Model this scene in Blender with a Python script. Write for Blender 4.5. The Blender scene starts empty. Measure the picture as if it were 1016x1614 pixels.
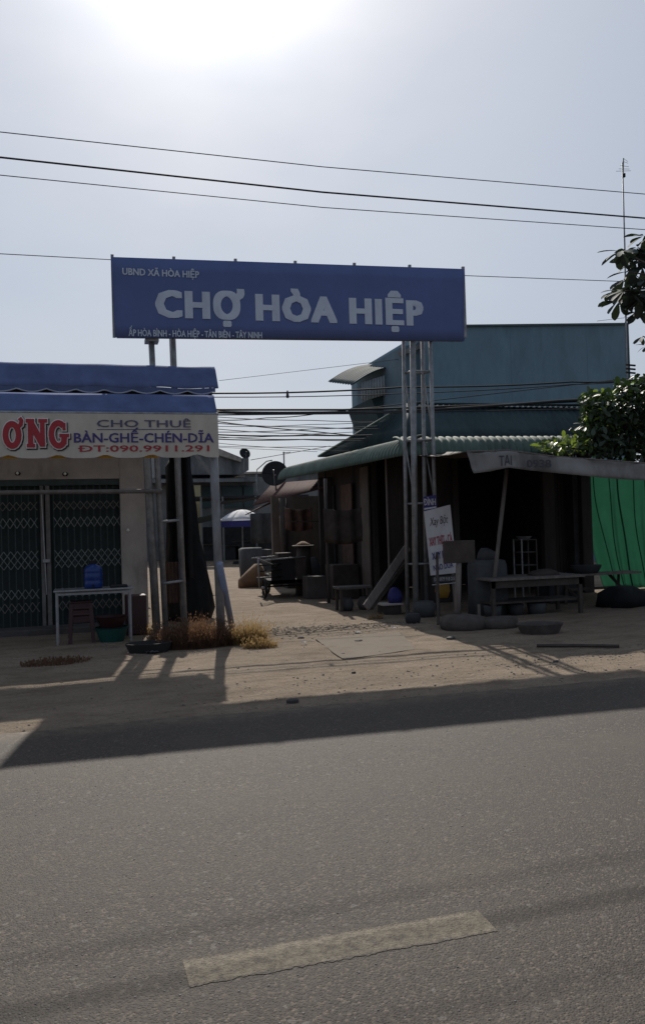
import bpy, math, random
from mathutils import Vector, Matrix, noise
random.seed(7)
R_ = math.radians
sc = bpy.context.scene
col = sc.collection

# ------------------------------------------------------------------ camera
F_, H_, YAW, PIT, ROL = 1300.0, 1.6, R_(16), R_(1.0), R_(1.7)
Fw = Vector((math.sin(YAW)*math.cos(PIT), math.cos(YAW)*math.cos(PIT), math.sin(PIT)))
R0 = Vector((math.cos(YAW), -math.sin(YAW), 0)); U0 = R0.cross(Fw)
Rc = math.cos(ROL)*R0 - math.sin(ROL)*U0
Uc = math.sin(ROL)*R0 + math.cos(ROL)*U0
CAM = Vector((0, 0, H_))
cam = bpy.data.cameras.new('camera'); camo = bpy.data.objects.new('camera', cam); col.objects.link(camo)
camo.matrix_world = Matrix(((Rc.x, Uc.x, -Fw.x, 0), (Rc.y, Uc.y, -Fw.y, 0), (Rc.z, Uc.z, -Fw.z, H_), (0, 0, 0, 1)))
cam.sensor_fit = 'VERTICAL'; cam.sensor_height = 24; cam.lens = 24*F_/1614
cam.clip_start = 0.05; cam.clip_end = 3000
sc.camera = camo

# ------------------------------------------------------------------ sky, sun, exposure
SUN_EL, SUN_AZ = R_(39.3), R_(8.8)          # azimuth measured from +Y towards +X
SD = Vector((math.sin(SUN_AZ)*math.cos(SUN_EL), math.cos(SUN_AZ)*math.cos(SUN_EL), math.sin(SUN_EL)))
w = bpy.data.worlds.new('World'); sc.world = w; w.use_nodes = True
nt = w.node_tree; nt.nodes.clear()
N = nt.nodes.new; L = nt.links.new
out = N('ShaderNodeOutputWorld'); bg = N('ShaderNodeBackground'); sky = N('ShaderNodeTexSky')
sky.sky_type = 'NISHITA'; sky.sun_disc = False; sky.sun_elevation = SUN_EL; sky.sun_rotation = SUN_AZ
sky.air_density = 1.0; sky.dust_density = 1.8; sky.ozone_density = 1.0; sky.altitude = 10
SKY_STR = 0.063
bg.inputs['Strength'].default_value = SKY_STR
tc = N('ShaderNodeTexCoord')
dot = N('ShaderNodeVectorMath'); dot.operation = 'DOT_PRODUCT'; dot.inputs[1].default_value = SD
nrm = N('ShaderNodeVectorMath'); nrm.operation = 'NORMALIZE'
L(tc.outputs['Generated'], nrm.inputs[0]); L(nrm.outputs[0], dot.inputs[0])
def M_(op, a, b=None):
    m = N('ShaderNodeMath'); m.operation = op
    for i, v in enumerate((a, b)):
        if v is None: continue
        if isinstance(v, (int, float)): m.inputs[i].default_value = v
        else: L(v, m.inputs[i])
    return m.outputs[0]
d1 = M_('SUBTRACT', dot.outputs['Value'], 1.0)
g1 = M_('MULTIPLY', M_('EXPONENT', M_('MULTIPLY', d1, 120.0)), 17.0)   # sun's aureole in hazy air
g2 = M_('MULTIPLY', M_('EXPONENT', M_('MULTIPLY', d1, 4.0)), 3.0)
glow = M_('ADD', g1, g2)
# thin cloud veil
mp = N('ShaderNodeMapping'); mp.inputs['Scale'].default_value = (1.4, 1.4, 3.2)
cn = N('ShaderNodeTexNoise'); cn.inputs['Scale'].default_value = 1.7; cn.inputs['Detail'].default_value = 6; cn.inputs['Roughness'].default_value = 0.5
L(nrm.outputs[0], mp.inputs['Vector']); L(mp.outputs[0], cn.inputs['Vector'])
cr = N('ShaderNodeMapRange'); cr.inputs['From Min'].default_value = 0.38; cr.inputs['From Max'].default_value = 0.72
cr.inputs['To Min'].default_value = 0.66; cr.inputs['To Max'].default_value = 0.88
L(cn.outputs[0], cr.inputs['Value'])
veil = N('ShaderNodeMix'); veil.data_type = 'RGBA'
veil.inputs['B'].default_value = (5.9, 6.9, 8.5, 1)
L(cr.outputs[0], veil.inputs['Factor']); L(sky.outputs[0], veil.inputs['A'])
gc = N('ShaderNodeMix'); gc.data_type = 'RGBA'; gc.blend_type = 'ADD'; gc.inputs['Factor'].default_value = 1
gcol = N('ShaderNodeVectorMath'); gcol.operation = 'SCALE'; gcol.inputs[0].default_value = (0.96, 0.98, 1.02)
L(glow, gcol.inputs['Scale']); L(veil.outputs['Result'], gc.inputs['A']); L(gcol.outputs[0], gc.inputs['B'])
L(gc.outputs['Result'], bg.inputs['Color']); L(bg.outputs[0], out.inputs[0])

sl = bpy.data.lights.new('sun', 'SUN'); sl.energy = 5.0; sl.angle = R_(0.55); sl.color = (1, 0.93, 0.83)
so = bpy.data.objects.new('sun', sl); col.objects.link(so)
so.rotation_euler = (-SD).to_track_quat('-Z', 'Y').to_euler()
sc.view_settings.view_transform = 'Standard'; sc.view_settings.look = 'None'
sc.view_settings.exposure = 0.0; sc.view_settings.gamma = 1; sc.view_settings.use_curve_mapping = False
sc.cycles.max_bounces = 6; sc.cycles.transparent_max_bounces = 8

# ------------------------------------------------------------------ unprojection: photo pixel + real distance -> world point
def ray(x, y): return (x-508)*Rc - (y-807)*Uc + F_*Fw
def at(x, y, Y): d = ray(x, y); return CAM + d*(Y/d.y)
def gnd(x, y, z=0.0): d = ray(x, y); return CAM + d*((z-H_)/d.z)
def atX(x, y, X): d = ray(x, y); return CAM + d*(X/d.x)

# ------------------------------------------------------------------ materials
def mat(name, c, rough=0.8, var=0.15, scale=6.0, bump=0.15, bscale=40.0, metal=0.0, trans=0.0, tcol=None, c2=None, spec=0.4, stretch=None, dirt=None, bdist=0.01):
    m = bpy.data.materials.new(name); m.use_nodes = True
    t = m.node_tree; n = t.nodes; l = t.links
    p = n['Principled BSDF']
    p.inputs['Roughness'].default_value = rough; p.inputs['Metallic'].default_value = metal
    p.inputs['Specular IOR Level'].default_value = spec
    g = n.new('ShaderNodeNewGeometry')
    mpn = n.new('ShaderNodeMapping'); mpn.inputs['Scale'].default_value = stretch or (1, 1, 1)
    l.new(g.outputs['Position'], mpn.inputs[0])
    a = n.new('ShaderNodeTexNoise'); a.inputs['Scale'].default_value = scale; a.inputs['Detail'].default_value = 7; a.inputs['Roughness'].default_value = 0.62
    l.new(mpn.outputs[0], a.inputs['Vector'])
    r = n.new('ShaderNodeMapRange'); r.inputs['From Min'].default_value = .3; r.inputs['From Max'].default_value = .7
    l.new(a.outputs[0], r.inputs['Value'])
    mx = n.new('ShaderNodeMix'); mx.data_type = 'RGBA'
    k = 1-var
    mx.inputs['A'].default_value = (c[0]*k, c[1]*k, c[2]*k, 1)
    b = c2 or tuple(v*(1+var) for v in c)
    mx.inputs['B'].default_value = (*b, 1)
    l.new(r.outputs[0], mx.inputs['Factor'])
    cur = mx.outputs['Result']
    if dirt:
        dn = n.new('ShaderNodeTexNoise'); dn.inputs['Scale'].default_value = dirt[1]; dn.inputs['Detail'].default_value = 9; dn.inputs['Roughness'].default_value = .7
        ms = n.new('ShaderNodeMapping'); ms.inputs['Scale'].default_value = (1, 1, .35); l.new(g.outputs['Position'], ms.inputs[0]); l.new(ms.outputs[0], dn.inputs['Vector'])
        dr = n.new('ShaderNodeMapRange'); dr.inputs['From Min'].default_value = .48; dr.inputs['From Max'].default_value = .68; dr.inputs['To Max'].default_value = dirt[2]
        l.new(dn.outputs[0], dr.inputs['Value'])
        dm = n.new('ShaderNodeMix'); dm.data_type = 'RGBA'; dm.inputs['B'].default_value = (*dirt[0], 1)
        l.new(dr.outputs[0], dm.inputs['Factor']); l.new(cur, dm.inputs['A']); cur = dm.outputs['Result']
    l.new(cur, p.inputs['Base Color'])
    if bump:
        bn = n.new('ShaderNodeTexNoise'); bn.inputs['Scale'].default_value = bscale; bn.inputs['Detail'].default_value = 5
        l.new(mpn.outputs[0], bn.inputs['Vector'])
        bp = n.new('ShaderNodeBump'); bp.inputs['Strength'].default_value = bump; bp.inputs['Distance'].default_value = bdist
        l.new(bn.outputs[0], bp.inputs['Height']); l.new(bp.outputs[0], p.inputs['Normal'])
    if trans:
        tr = n.new('ShaderNodeBsdfTranslucent')
        if tcol: tr.inputs['Color'].default_value = (*tcol, 1)
        else: l.new(cur, tr.inputs['Color'])
        ms_ = n.new('ShaderNodeMixShader'); ms_.inputs[0].default_value = trans
        l.new(p.outputs[0], ms_.inputs[1]); l.new(tr.outputs[0], ms_.inputs[2]); l.new(ms_.outputs[0], n['Material Output'].inputs['Surface'])
    return m

M = {}
M['sand_edge'] = mat('packed_sand', (.30, .235, .175), .95, .15, 1.2, .7, 30, spec=.1)
M['banner'] = mat('banner_blue', (.095, .13, .285), .75, .08, 1.5, .2, 4, spec=.1, dirt=((.085, .12, .24), 1.6, .6))
M['banner_text'] = mat('banner_print', (.46, .52, .62), .8, .06, 3, 0, spec=.1, dirt=((.34, .39, .50), 2.5, .6))
M['steel'] = mat('galvanised_steel', (.22, .225, .235), .5, .3, 9, .1, 60, metal=.45, dirt=((.12, .10, .09), 5, .6))
M['post'] = mat('grey_painted_post', (.20, .20, .21), .55, .2, 7, .1, 60, metal=.2, dirt=((.10, .085, .075), 4, .7))
M['pipe_blue'] = mat('blue_grey_pipe', (.15, .18, .27), .45, .15, 8, .1, 60, dirt=((.2, .18, .16), 6, .5))
M['canopy'] = mat('blue_awning_cloth', (.10, .135, .27), .8, .2, 4, .3, 15, trans=.2, tcol=(.2, .26, .44), spec=.1, dirt=((.10, .13, .22), 3, .5))
M['canopy_trim'] = mat('pale_blue_piping', (.28, .32, .42), .6)
M['cream'] = mat('cream_banner', (.50, .46, .40), .65, .08, 2, .1, 8, trans=.12, tcol=(.45, .38, .30), dirt=((.3, .27, .23), 2, .45))
M['yellow'] = mat('yellow_cloth', (.5, .35, .10), .7, .1, trans=.5, tcol=(.75, .5, .12))
M['red_print'] = mat('red_print', (.30, .02, .03), .6, .1, 6, 0)
M['blue_print'] = mat('navy_print', (.035, .03, .15), .6, .1, 6, 0)
M['grey_print'] = mat('grey_print', (.07, .07, .13), .6, .1, 6, 0)
M['dark_outline'] = mat('dark_outline_print', (.03, .025, .03), .7, 0, 6, 0)
M['white_print'] = mat('white_print', (.62, .6, .58), .7, .05, 6, 0)
M['plaster'] = mat('stained_plaster', (.36, .32, .29), .9, .15, 2.5, .35, 30, dirt=((.14, .12, .105), 1.6, .8))
M['plaster_dark'] = mat('dark_plaster', (.07, .062, .06), .9, .2, 2.5, .35, 30, dirt=((.03, .027, .026), 1.6, .8))
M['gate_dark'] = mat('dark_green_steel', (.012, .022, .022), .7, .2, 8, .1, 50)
M['gate_bar'] = mat('grille_bar', (.035, .05, .05), .5, .2, 8, 0, metal=.4)
M['lattice'] = mat('grille_lattice', (.16, .17, .165), .5, .3, 12, 0, metal=.4)
M['gate_post'] = mat('grille_post', (.12, .11, .105), .6, .3, 8, .1)
M['lamp'] = mat('lamp_glass', (.7, .68, .6), .2, .05, 5, 0)
M['aluminium'] = mat('dull_aluminium', (.25, .25, .26), .4, .2, 10, .1, metal=.6)
M['jug'] = mat('blue_jug_plastic', (.008, .035, .17), .3, .1, 8, .05, trans=.15, tcol=(.01, .07, .3))
M['red_plastic'] = mat('red_plastic', (.032, .009, .010), .5, .2)
M['green_plastic'] = mat('green_plastic', (.008, .055, .05), .45, .2)
M['rust'] = mat('rusty_corrugated', (.075, .04, .03), .85, .4, 6, .4, 40)
M['red_roof'] = mat('red_brown_roof', (.055, .026, .025), .85, .3, 4, .3, 40, spec=.1, dirt=((.09, .06, .055), 4, .6))
M['black_tarp'] = mat('black_tarp', (.010, .011, .013), .75, .3, 5, .5, 12, spec=.15)
M['black_net'] = mat('dark_rag', (.022, .02, .02), .9, .3, 9, .6, 20)
M['dry_grass'] = mat('dry_grass', (.16, .10, .05), .8, .4, 14, 0, trans=.4, tcol=(.38, .26, .11), spec=.2)
M['dry_brown'] = mat('withered_grass', (.10, .06, .042), .9, .4, 14, 0, trans=.3, tcol=(.22, .12, .065), spec=.1)
M['green_wall'] = mat('teal_painted_metal', (.105, .18, .235), .7, .14, .8, .12, 3, dirt=((.07, .125, .17), .8, .7), stretch=(1, 1, .5))
M['green_wall_side'] = mat('grey_teal_render', (.08, .13, .17), .8, .15, 1.5, .2, 12)
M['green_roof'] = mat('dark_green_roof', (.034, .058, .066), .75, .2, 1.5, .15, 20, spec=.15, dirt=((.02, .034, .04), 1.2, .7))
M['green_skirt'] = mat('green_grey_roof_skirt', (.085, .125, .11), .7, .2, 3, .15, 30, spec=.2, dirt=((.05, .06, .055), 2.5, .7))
M['glint'] = mat('pale_ridge_glint', (.5, .5, .48), .6)  # light colour stands in for glints on the roof ridge
M['brown_wall'] = mat('dark_brown_boards', (.042, .036, .034), .9, .45, 3, .4, 20, stretch=(1, 1, .2), spec=.15)
M['tan_wall'] = mat('tan_render', (.11, .09, .075), .9, .2, 3, .3, 20, dirt=((.05, .04, .035), 2, .8))
M['dark'] = mat('shade_dark_wall', (.028, .028, .031), .95, .4, 3, .2, 10)  # near-black colour stands in for the deep shade inside the stalls
M['wood'] = mat('weathered_wood', (.13, .11, .10), .85, .3, 6, .4, 30, stretch=(3, 3, .5))
M['wood_dark'] = mat('dark_wood', (.045, .035, .03), .85, .35, 6, .4, 30)
M['tarp_grey'] = mat('grey_tarp', (.21, .205, .20), .7, .15, 3, .5, 7, trans=.12, tcol=(.3, .27, .24), dirt=((.06, .05, .045), 1.6, .7))
M['tarp_text'] = mat('faded_print', (.055, .055, .065), .8, .3, 12, 0)
M['brown_tarp'] = mat('brown_tarp', (.045, .032, .028), .8, .3, 4, .5, 12)
M['net'] = mat('green_shade_cloth', (.08, .21, .155), .8, .25, 2.5, .6, 6, trans=.5, tcol=(.16, .37, .27), spec=.05, dirt=((.04, .12, .085), 1.6, .8))
M['net_seam'] = mat('net_seam', (.01, .05, .03), .8)
M['board_white'] = mat('white_sign_board', (.5, .48, .5), .6, .06, 4, .05, 20, dirt=((.32, .29, .31), 3, .5))
M['stone'] = mat('grey_brown_stone', (.075, .065, .06), .95, .3, 5, .8, 14, spec=.1)
M['cloth_grey'] = mat('grey_cloth', (.05, .052, .055), .9, .2, 6, .5, 15)
M['leaf'] = mat('leaf_dark', (.022, .038, .022), .5, .35, 4, 0, trans=.06, tcol=(.10, .2, .03), spec=.4)
M['fringe'] = mat('pale_grey_sheet', (.26, .29, .31), .7, .2, 3, .2, 12, dirt=((.12, .14, .15), 2.5, .7))
M['leaf_dull'] = mat('leaf_slate', (.05, .065, .06), .7, .3, 4, 0, trans=.04, tcol=(.10, .15, .06), spec=.15)
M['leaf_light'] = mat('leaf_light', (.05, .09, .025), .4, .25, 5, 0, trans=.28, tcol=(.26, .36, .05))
M['leaf_red'] = mat('leaf_red', (.12, .02, .02), .35, .3, 5, 0, trans=.35, tcol=(.4, .05, .03))
M['bark'] = mat('bark', (.07, .055, .045), .9, .3, 8, .6, 25)
M['wire'] = mat('black_cable', (.02, .02, .022), .6, .1, 5, 0)
M['old_concrete'] = mat('old_grey_concrete', (.16, .165, .17), .9, .25, 1.2, .3, 10, dirt=((.05, .055, .06), .9, .9))
M['far_cream'] = mat('cream_far_wall', (.34, .29, .17), .9, .1, 1)
M['teal_shutter'] = mat('teal_shutter', (.05, .08, .09), .7, .15, 2)
M['white_cloth'] = mat('white_cloth', (.7, .7, .72), .7, .05, 3, .2, 8, trans=.4, tcol=(.75, .75, .8))
M['umb_blue'] = mat('umbrella_blue', (.03, .03, .16), .7, .1, 3, 0, trans=.1, tcol=(.04, .04, .3))
M['black_metal'] = mat('black_metal', (.02, .02, .022), .85, .2, 6, .1, spec=.15)
M['rubber'] = mat('rubber', (.015, .015, .015), .8)
M['sack'] = mat('brown_sack', (.13, .075, .04), .9, .25, 6, .6, 15)
M['paper'] = mat('litter_paper', (.6, .58, .54), .8, .1)
M['litter_dark'] = mat('litter_dark', (.05, .045, .045), .8, .3)
M['concrete'] = mat('worn_concrete', (.155, .132, .108), .95, .10, 2.5, .6, 45, spec=.1, dirt=((.12, .095, .072), 5, .9))
M['dash'] = None

def pebble_mat():
    m = mat('pebbles', (.15, .125, .10), .95, .4, 30, 0); return m
M['pebble'] = pebble_mat()
M['pebble_dark'] = mat('asphalt_stones', (.10, .092, .086), .7, .5, 40, 0, spec=.4)

# asphalt: aggregate chips, cracks, dust towards the sandy edge
def asphalt(name, paint=None):
    m = bpy.data.materials.new(name); m.use_nodes = True
    t = m.node_tree; n = t.nodes; l = t.links; p = n['Principled BSDF']
    g = n.new('ShaderNodeNewGeometry'); P = g.outputs['Position']
    def noi(s, d=4, r=.6):
        a = n.new('ShaderNodeTexNoise'); a.inputs['Scale'].default_value = s; a.inputs['Detail'].default_value = d; a.inputs['Roughness'].default_value = r
        l.new(P, a.inputs['Vector']); return a.outputs[0]
    def mr(v, a, b, c=0, d=1):
        r = n.new('ShaderNodeMapRange'); r.inputs['From Min'].default_value = a; r.inputs['From Max'].default_value = b
        r.inputs['To Min'].default_value = c; r.inputs['To Max'].default_value = d; l.new(v, r.inputs['Value']); return r.outputs[0]
    def mixc(f, A, B):
        x = n.new('ShaderNodeMix'); x.data_type = 'RGBA'
        if isinstance(f, (int, float)): x.inputs['Factor'].default_value = f
        else: l.new(f, x.inputs['Factor'])
        for k, v in (('A', A), ('B', B)):
            if isinstance(v, tuple): x.inputs[k].default_value = (*v, 1)
            else: l.new(v, x.inputs[k])
        return x.outputs['Result']
    v = n.new('ShaderNodeTexVoronoi'); v.inputs['Scale'].default_value = 105; l.new(P, v.inputs['Vector'])
    v2 = n.new('ShaderNodeTexVoronoi'); v2.inputs['Scale'].default_value = 48; l.new(P, v2.inputs['Vector'])
    sep = n.new('ShaderNodeSeparateColor'); l.new(v.outputs['Color'], sep.inputs[0])
    sep2 = n.new('ShaderNodeSeparateColor'); l.new(v2.outputs['Color'], sep2.inputs[0])
    c = mixc(mr(noi(1.1, 5), .3, .7), (0.0294, 0.0227, 0.0182), (0.0386, 0.0297, 0.0233))
    c = mixc(mr(noi(7, 6, .7), .52, .72, 0, .6), c, (0.0239, 0.0192, 0.0158))
    c = mixc(mr(sep.outputs[0], .72, .95, 0, .7), c, (0.1249, 0.0985, 0.0772))
    c = mixc(mr(sep.outputs[1], .68, .92, 0, .85), c, (0.0148, 0.0118, 0.0101))
    c = mixc(mr(sep2.outputs[0], .975, .995, 0, .45), c, (.15, .14, .125))
    c = mixc(mr(noi(.9, 3, .5), .60, .66, 0, .35), c, (0.0617, 0.0488, 0.0381))
    c = mixc(mr(noi(2.3, 6, .65), .58, .66, 0, .5), c, (0.0218, 0.0179, 0.0150))
    mpx = n.new('ShaderNodeMapping'); mpx.inputs['Scale'].default_value = (.12, 1.6, 1); l.new(P, mpx.inputs[0])
    trk = n.new('ShaderNodeTexNoise'); trk.inputs['Scale'].default_value = 1.0; trk.inputs['Detail'].default_value = 3; l.new(mpx.outputs[0], trk.inputs['Vector'])
    c = mixc(mr(trk.outputs[0], .40, .65, 0, .45), c, (0.0435, 0.0353, 0.0277))
    # dust and sand along the far edge
    sx = n.new('ShaderNodeSeparateXYZ'); l.new(P, sx.inputs[0])
    e = mr(sx.outputs['Y'], 6.75, 7.3)
    ad = n.new('ShaderNodeMath'); ad.operation = 'MULTIPLY'; l.new(e, ad.inputs[0]); l.new(mr(noi(5, 7, .7), .35, .6), ad.inputs[1])
    c = mixc(ad.outputs[0], c, (0.1394, 0.1070, 0.0757))
    if paint:
        f = mr(noi(22, 8, .8), .40, .64, .15, .95)
        dy = n.new('ShaderNodeMath'); dy.operation = 'SUBTRACT'; l.new(sx.outputs['Y'], dy.inputs[0]); dy.inputs[1].default_value = 3.032
        ab = n.new('ShaderNodeMath'); ab.operation = 'ABSOLUTE'; l.new(dy.outputs[0], ab.inputs[0])
        ad2 = n.new('ShaderNodeMath'); ad2.operation = 'MULTIPLY_ADD'; l.new(noi(60, 4, .7), ad2.inputs[0]); ad2.inputs[1].default_value = .06; l.new(ab.outputs[0], ad2.inputs[2])
        fm = n.new('ShaderNodeMath'); fm.operation = 'MULTIPLY'; l.new(f, fm.inputs[0]); l.new(mr(ad2.outputs[0], .105, .125, 1, 0), fm.inputs[1])
        c = mixc(fm.outputs[0], c, paint)
    l.new(c, p.inputs['Base Color'])
    p.inputs['Roughness'].default_value = .78; p.inputs['Specular IOR Level'].default_value = .35
    b = n.new('ShaderNodeBump'); b.inputs['Strength'].default_value = .55; b.inputs['Distance'].default_value = .005
    l.new(mr(v.outputs['Distance'], 0, .6, 1, 0), b.inputs['Height'])
    b2 = n.new('ShaderNodeBump'); b2.inputs['Strength'].default_value = .3; b2.inputs['Distance'].default_value = .014
    l.new(noi(16, 6, .7), b2.inputs['Height']); l.new(b.outputs[0], b2.inputs['Normal']); l.new(b2.outputs[0], p.inputs['Normal'])
    return m
M['asphalt'] = asphalt('asphalt'); M['dash'] = asphalt('worn_yellow_paint_on_asphalt', (.18, .152, .105))

def sand():
    m = bpy.data.materials.new('sandy_ground'); m.use_nodes = True
    t = m.node_tree; n = t.nodes; l = t.links; p = n['Principled BSDF']
    g = n.new('ShaderNodeNewGeometry'); P = g.outputs['Position']
    def noi(s, d=5, r=.6, st=(1, 1, 1)):
        mp = n.new('ShaderNodeMapping'); mp.inputs['Scale'].default_value = st; l.new(P, mp.inputs[0])
        a = n.new('ShaderNodeTexNoise'); a.inputs['Scale'].default_value = s; a.inputs['Detail'].default_value = d; a.inputs['Roughness'].default_value = r
        l.new(mp.outputs[0], a.inputs['Vector']); return a.outputs[0]
    def mr(v, a, b, c=0, d=1):
        r = n.new('ShaderNodeMapRange'); r.inputs['From Min'].default_value = a; r.inputs['From Max'].default_value = b
        r.inputs['To Min'].default_value = c; r.inputs['To Max'].default_value = d; l.new(v, r.inputs['Value']); return r.outputs[0]
    def mixc(f, A, B):
        x = n.new('ShaderNodeMix'); x.data_type = 'RGBA'; l.new(f, x.inputs['Factor'])
        for k, v in (('A', A), ('B', B)):
            if isinstance(v, tuple): x.inputs[k].default_value = (*v, 1)
            else: l.new(v, x.inputs[k])
        return x.outputs['Result']
    c = mixc(mr(noi(.6, 6), .35, .65), (0.1879, 0.1496, 0.1148), (0.2436, 0.1949, 0.1496))
    c = mixc(mr(noi(3.5, 8, .75, (.35, 1, 1)), .47, .66, 0, .9), c, (0.1322, 0.1009, 0.0731))
    c = mixc(mr(noi(26, 8, .8), .50, .70, 0, .8), c, (0.0905, 0.0696, 0.0522))
    c = mixc(mr(noi(48, 4, .6), .62, .70, 0, .8), c, (0.3480, 0.2993, 0.2436))
    c = mixc(mr(noi(1.3, 7, .65, (1, 1, 1)), .56, .66, 0, .55), c, (0.1183, 0.0905, 0.0696))
    l.new(c, p.inputs['Base Color']); p.inputs['Roughness'].default_value = .95; p.inputs['Specular IOR Level'].default_value = .1
    b = n.new('ShaderNodeBump'); b.inputs['Strength'].default_value = 1; b.inputs['Distance'].default_value = .03; l.new(noi(22, 8, .75), b.inputs['Height'])
    b2 = n.new('ShaderNodeBump'); b2.inputs['Strength'].default_value = .5; b2.inputs['Distance'].default_value = .05; l.new(noi(4, 6, .6, (.5, 1, 1)), b2.inputs['Height'])
    l.new(b.outputs[0], b2.inputs['Normal']); l.new(b2.outputs[0], p.inputs['Normal'])
    return m
M['sand'] = sand()

# ------------------------------------------------------------------ mesh builder
class MB:
    def __init__(s): s.v = []; s.f = []
    def quad(s, a, b, c, d):
        i = len(s.v); s.v += [Vector(a), Vector(b), Vector(c), Vector(d)]; s.f.append((i, i+1, i+2, i+3)); return s
    def box(s, p, q):
        x0, x1 = sorted((p[0], q[0])); y0, y1 = sorted((p[1], q[1])); z0, z1 = sorted((p[2], q[2]))
        i = len(s.v); s.v += [Vector((x, y, z)) for z in (z0, z1) for y in (y0, y1) for x in (x0, x1)]
        s.f += [(i, i+2, i+3, i+1), (i+4, i+5, i+7, i+6), (i, i+1, i+5, i+4), (i+2, i+6, i+7, i+3), (i, i+4, i+6, i+2), (i+1, i+3, i+7, i+5)]
        return s
    def bar(s, p, q, wd, ht, up=(0, 0, 1)):
        p = Vector(p); q = Vector(q); d = (q-p).normalized(); up = Vector(up)
        if abs(d.dot(up)) > .98: up = Vector((0, 1, 0))
        a = d.cross(up).normalized()*wd/2; b = a.cross(d).normalized()*ht/2
        i = len(s.v)
        for e in (p, q): s.v += [e-a-b, e+a-b, e+a+b, e-a+b]
        s.f += [(i, i+1, i+2, i+3), (i+7, i+6, i+5, i+4)] + [(i+k, i+4+k, i+4+(k+1) % 4, i+(k+1) % 4) for k in range(4)]
        return s
    def tube(s, pts, r, n=8, r2=None):
        pts = [Vector(p) for p in pts]; i0 = len(s.v); m = len(pts)
        for k, p in enumerate(pts):
            d = (pts[min(k+1, m-1)]-pts[max(k-1, 0)]).normalized()
            u = Vector((0, 0, 1)) if abs(d.z) < .9 else Vector((1, 0, 0))
            a = d.cross(u).normalized(); b = a.cross(d).normalized()
            rr = r if r2 is None else r+(r2-r)*k/(m-1)
            s.v += [p+(a*math.cos(2*math.pi*j/n)+b*math.sin(2*math.pi*j/n))*rr for j in range(n)]
        for k in range(m-1):
            for j in range(n):
                a0 = i0+k*n+j; a1 = i0+k*n+(j+1) % n; s.f.append((a0, a1, a1+n, a0+n))
        s.f.append(tuple(i0+j for j in range(n))[::-1]); s.f.append(tuple(i0+(m-1)*n+j for j in range(n)))
        return s
    def loft(s, rings, n=20, rip=0, nr=5, seed=0, cap=True):
        """rings: (cx, cy, z, rx, ry)"""
        i0 = len(s.v)
        for k, (cx, cy, z, rx, ry) in enumerate(rings):
            for j in range(n):
                a = 2*math.pi*j/n
                q = 1+rip*noise.noise(Vector((math.cos(a)*nr, math.sin(a)*nr, z*2+seed)))
                s.v.append(Vector((cx+rx*q*math.cos(a), cy+ry*q*math.sin(a), z)))
        for k in range(len(rings)-1):
            for j in range(n):
                a0 = i0+k*n+j; a1 = i0+k*n+(j+1) % n; s.f.append((a0, a1, a1+n, a0+n))
        if cap:
            s.f.append(tuple(i0+j for j in range(n))[::-1]); s.f.append(tuple(i0+(len(rings)-1)*n+j for j in range(n)))
        return s
    def grid(s, fn, nu, nv):
        i0 = len(s.v)
        for a in range(nv+1):
            for b in range(nu+1): s.v.append(Vector(fn(b/nu, a/nv)))
        for a in range(nv):
            for b in range(nu):
                k = i0+a*(nu+1)+b; s.f.append((k, k+1, k+nu+2, k+nu+1))
        return s
    def prism(s, pts, dv):
        """polygon of 3D points extruded by vector dv"""
        i = len(s.v); k = len(pts); dv = Vector(dv)
        s.v += [Vector(p) for p in pts]+[Vector(p)+dv for p in pts]
        s.f += [tuple(range(i, i+k)), tuple(range(i+2*k-1, i+k-1, -1))]+[(i+j, i+k+j, i+k+(j+1) % k, i+(j+1) % k) for j in range(k)]
        return s
ORG = {}
def mesh_of(mb, m, org, smooth):
    me = bpy.data.meshes.new('mesh'); me.from_pydata([v-org for v in mb.v], [], mb.f); me.update()
    if smooth: me.polygons.foreach_set('use_smooth', [True]*len(me.polygons))
    me.materials.append(m if not isinstance(m, str) else M[m]); return me
def tag(o, label, cat, group=None, kind=None):
    if label: o['label'] = label
    if cat: o['category'] = cat
    if group: o['group'] = group
    if kind: o['kind'] = kind
    return o
def thing(name, label, cat, loc, group=None):
    o = bpy.data.objects.new(name, None); o.location = loc; col.objects.link(o); o.empty_display_size = .1
    ORG[o] = Vector(loc); return tag(o, label, cat, group)
def part(name, mb, m, parent, smooth=False, solid=0, bevel=0, kind=None, label=None):
    org = ORG[parent]; o = bpy.data.objects.new(name, mesh_of(mb, m, org, smooth)); col.objects.link(o); o.parent = parent; ORG[o] = org
    fin(o, solid, bevel)
    if kind: o['kind'] = kind
    if label: o['label'] = label
    return o
def fin(o, solid, bevel):
    if solid: s = o.modifiers.new('s', 'SOLIDIFY'); s.thickness = solid; s.offset = 0
    if bevel: b = o.modifiers.new('b', 'BEVEL'); b.width = bevel; b.segments = 2; b.limit_method = 'ANGLE'; b.angle_limit = R_(40)
def single(name, mb, m, label, cat, group=None, smooth=False, solid=0, bevel=0):
    zs = min(v.z for v in mb.v); c = sum(mb.v, Vector())/len(mb.v); org = Vector((c.x, c.y, zs))
    o = bpy.data.objects.new(name, mesh_of(mb, m, org, smooth)); o.location = org; col.objects.link(o); ORG[o] = org; fin(o, solid, bevel)
    return tag(o, label, cat, group)
def struct(name, mb, m, smooth=False, solid=0):
    o = bpy.data.objects.new(name, mesh_of(mb, m, Vector(), smooth)); col.objects.link(o); ORG[o] = Vector(); fin(o, solid, 0); o['kind'] = 'structure'; return o
def pbox(x0, y0, x1, y1, Y, dep):      # box whose street-side face spans these photo pixels at distance Y
    a = at(x0, y0, Y); b = at(x1, y1, Y); return MB().box((a.x, Y, a.z), (b.x, Y+dep, b.z))

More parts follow.
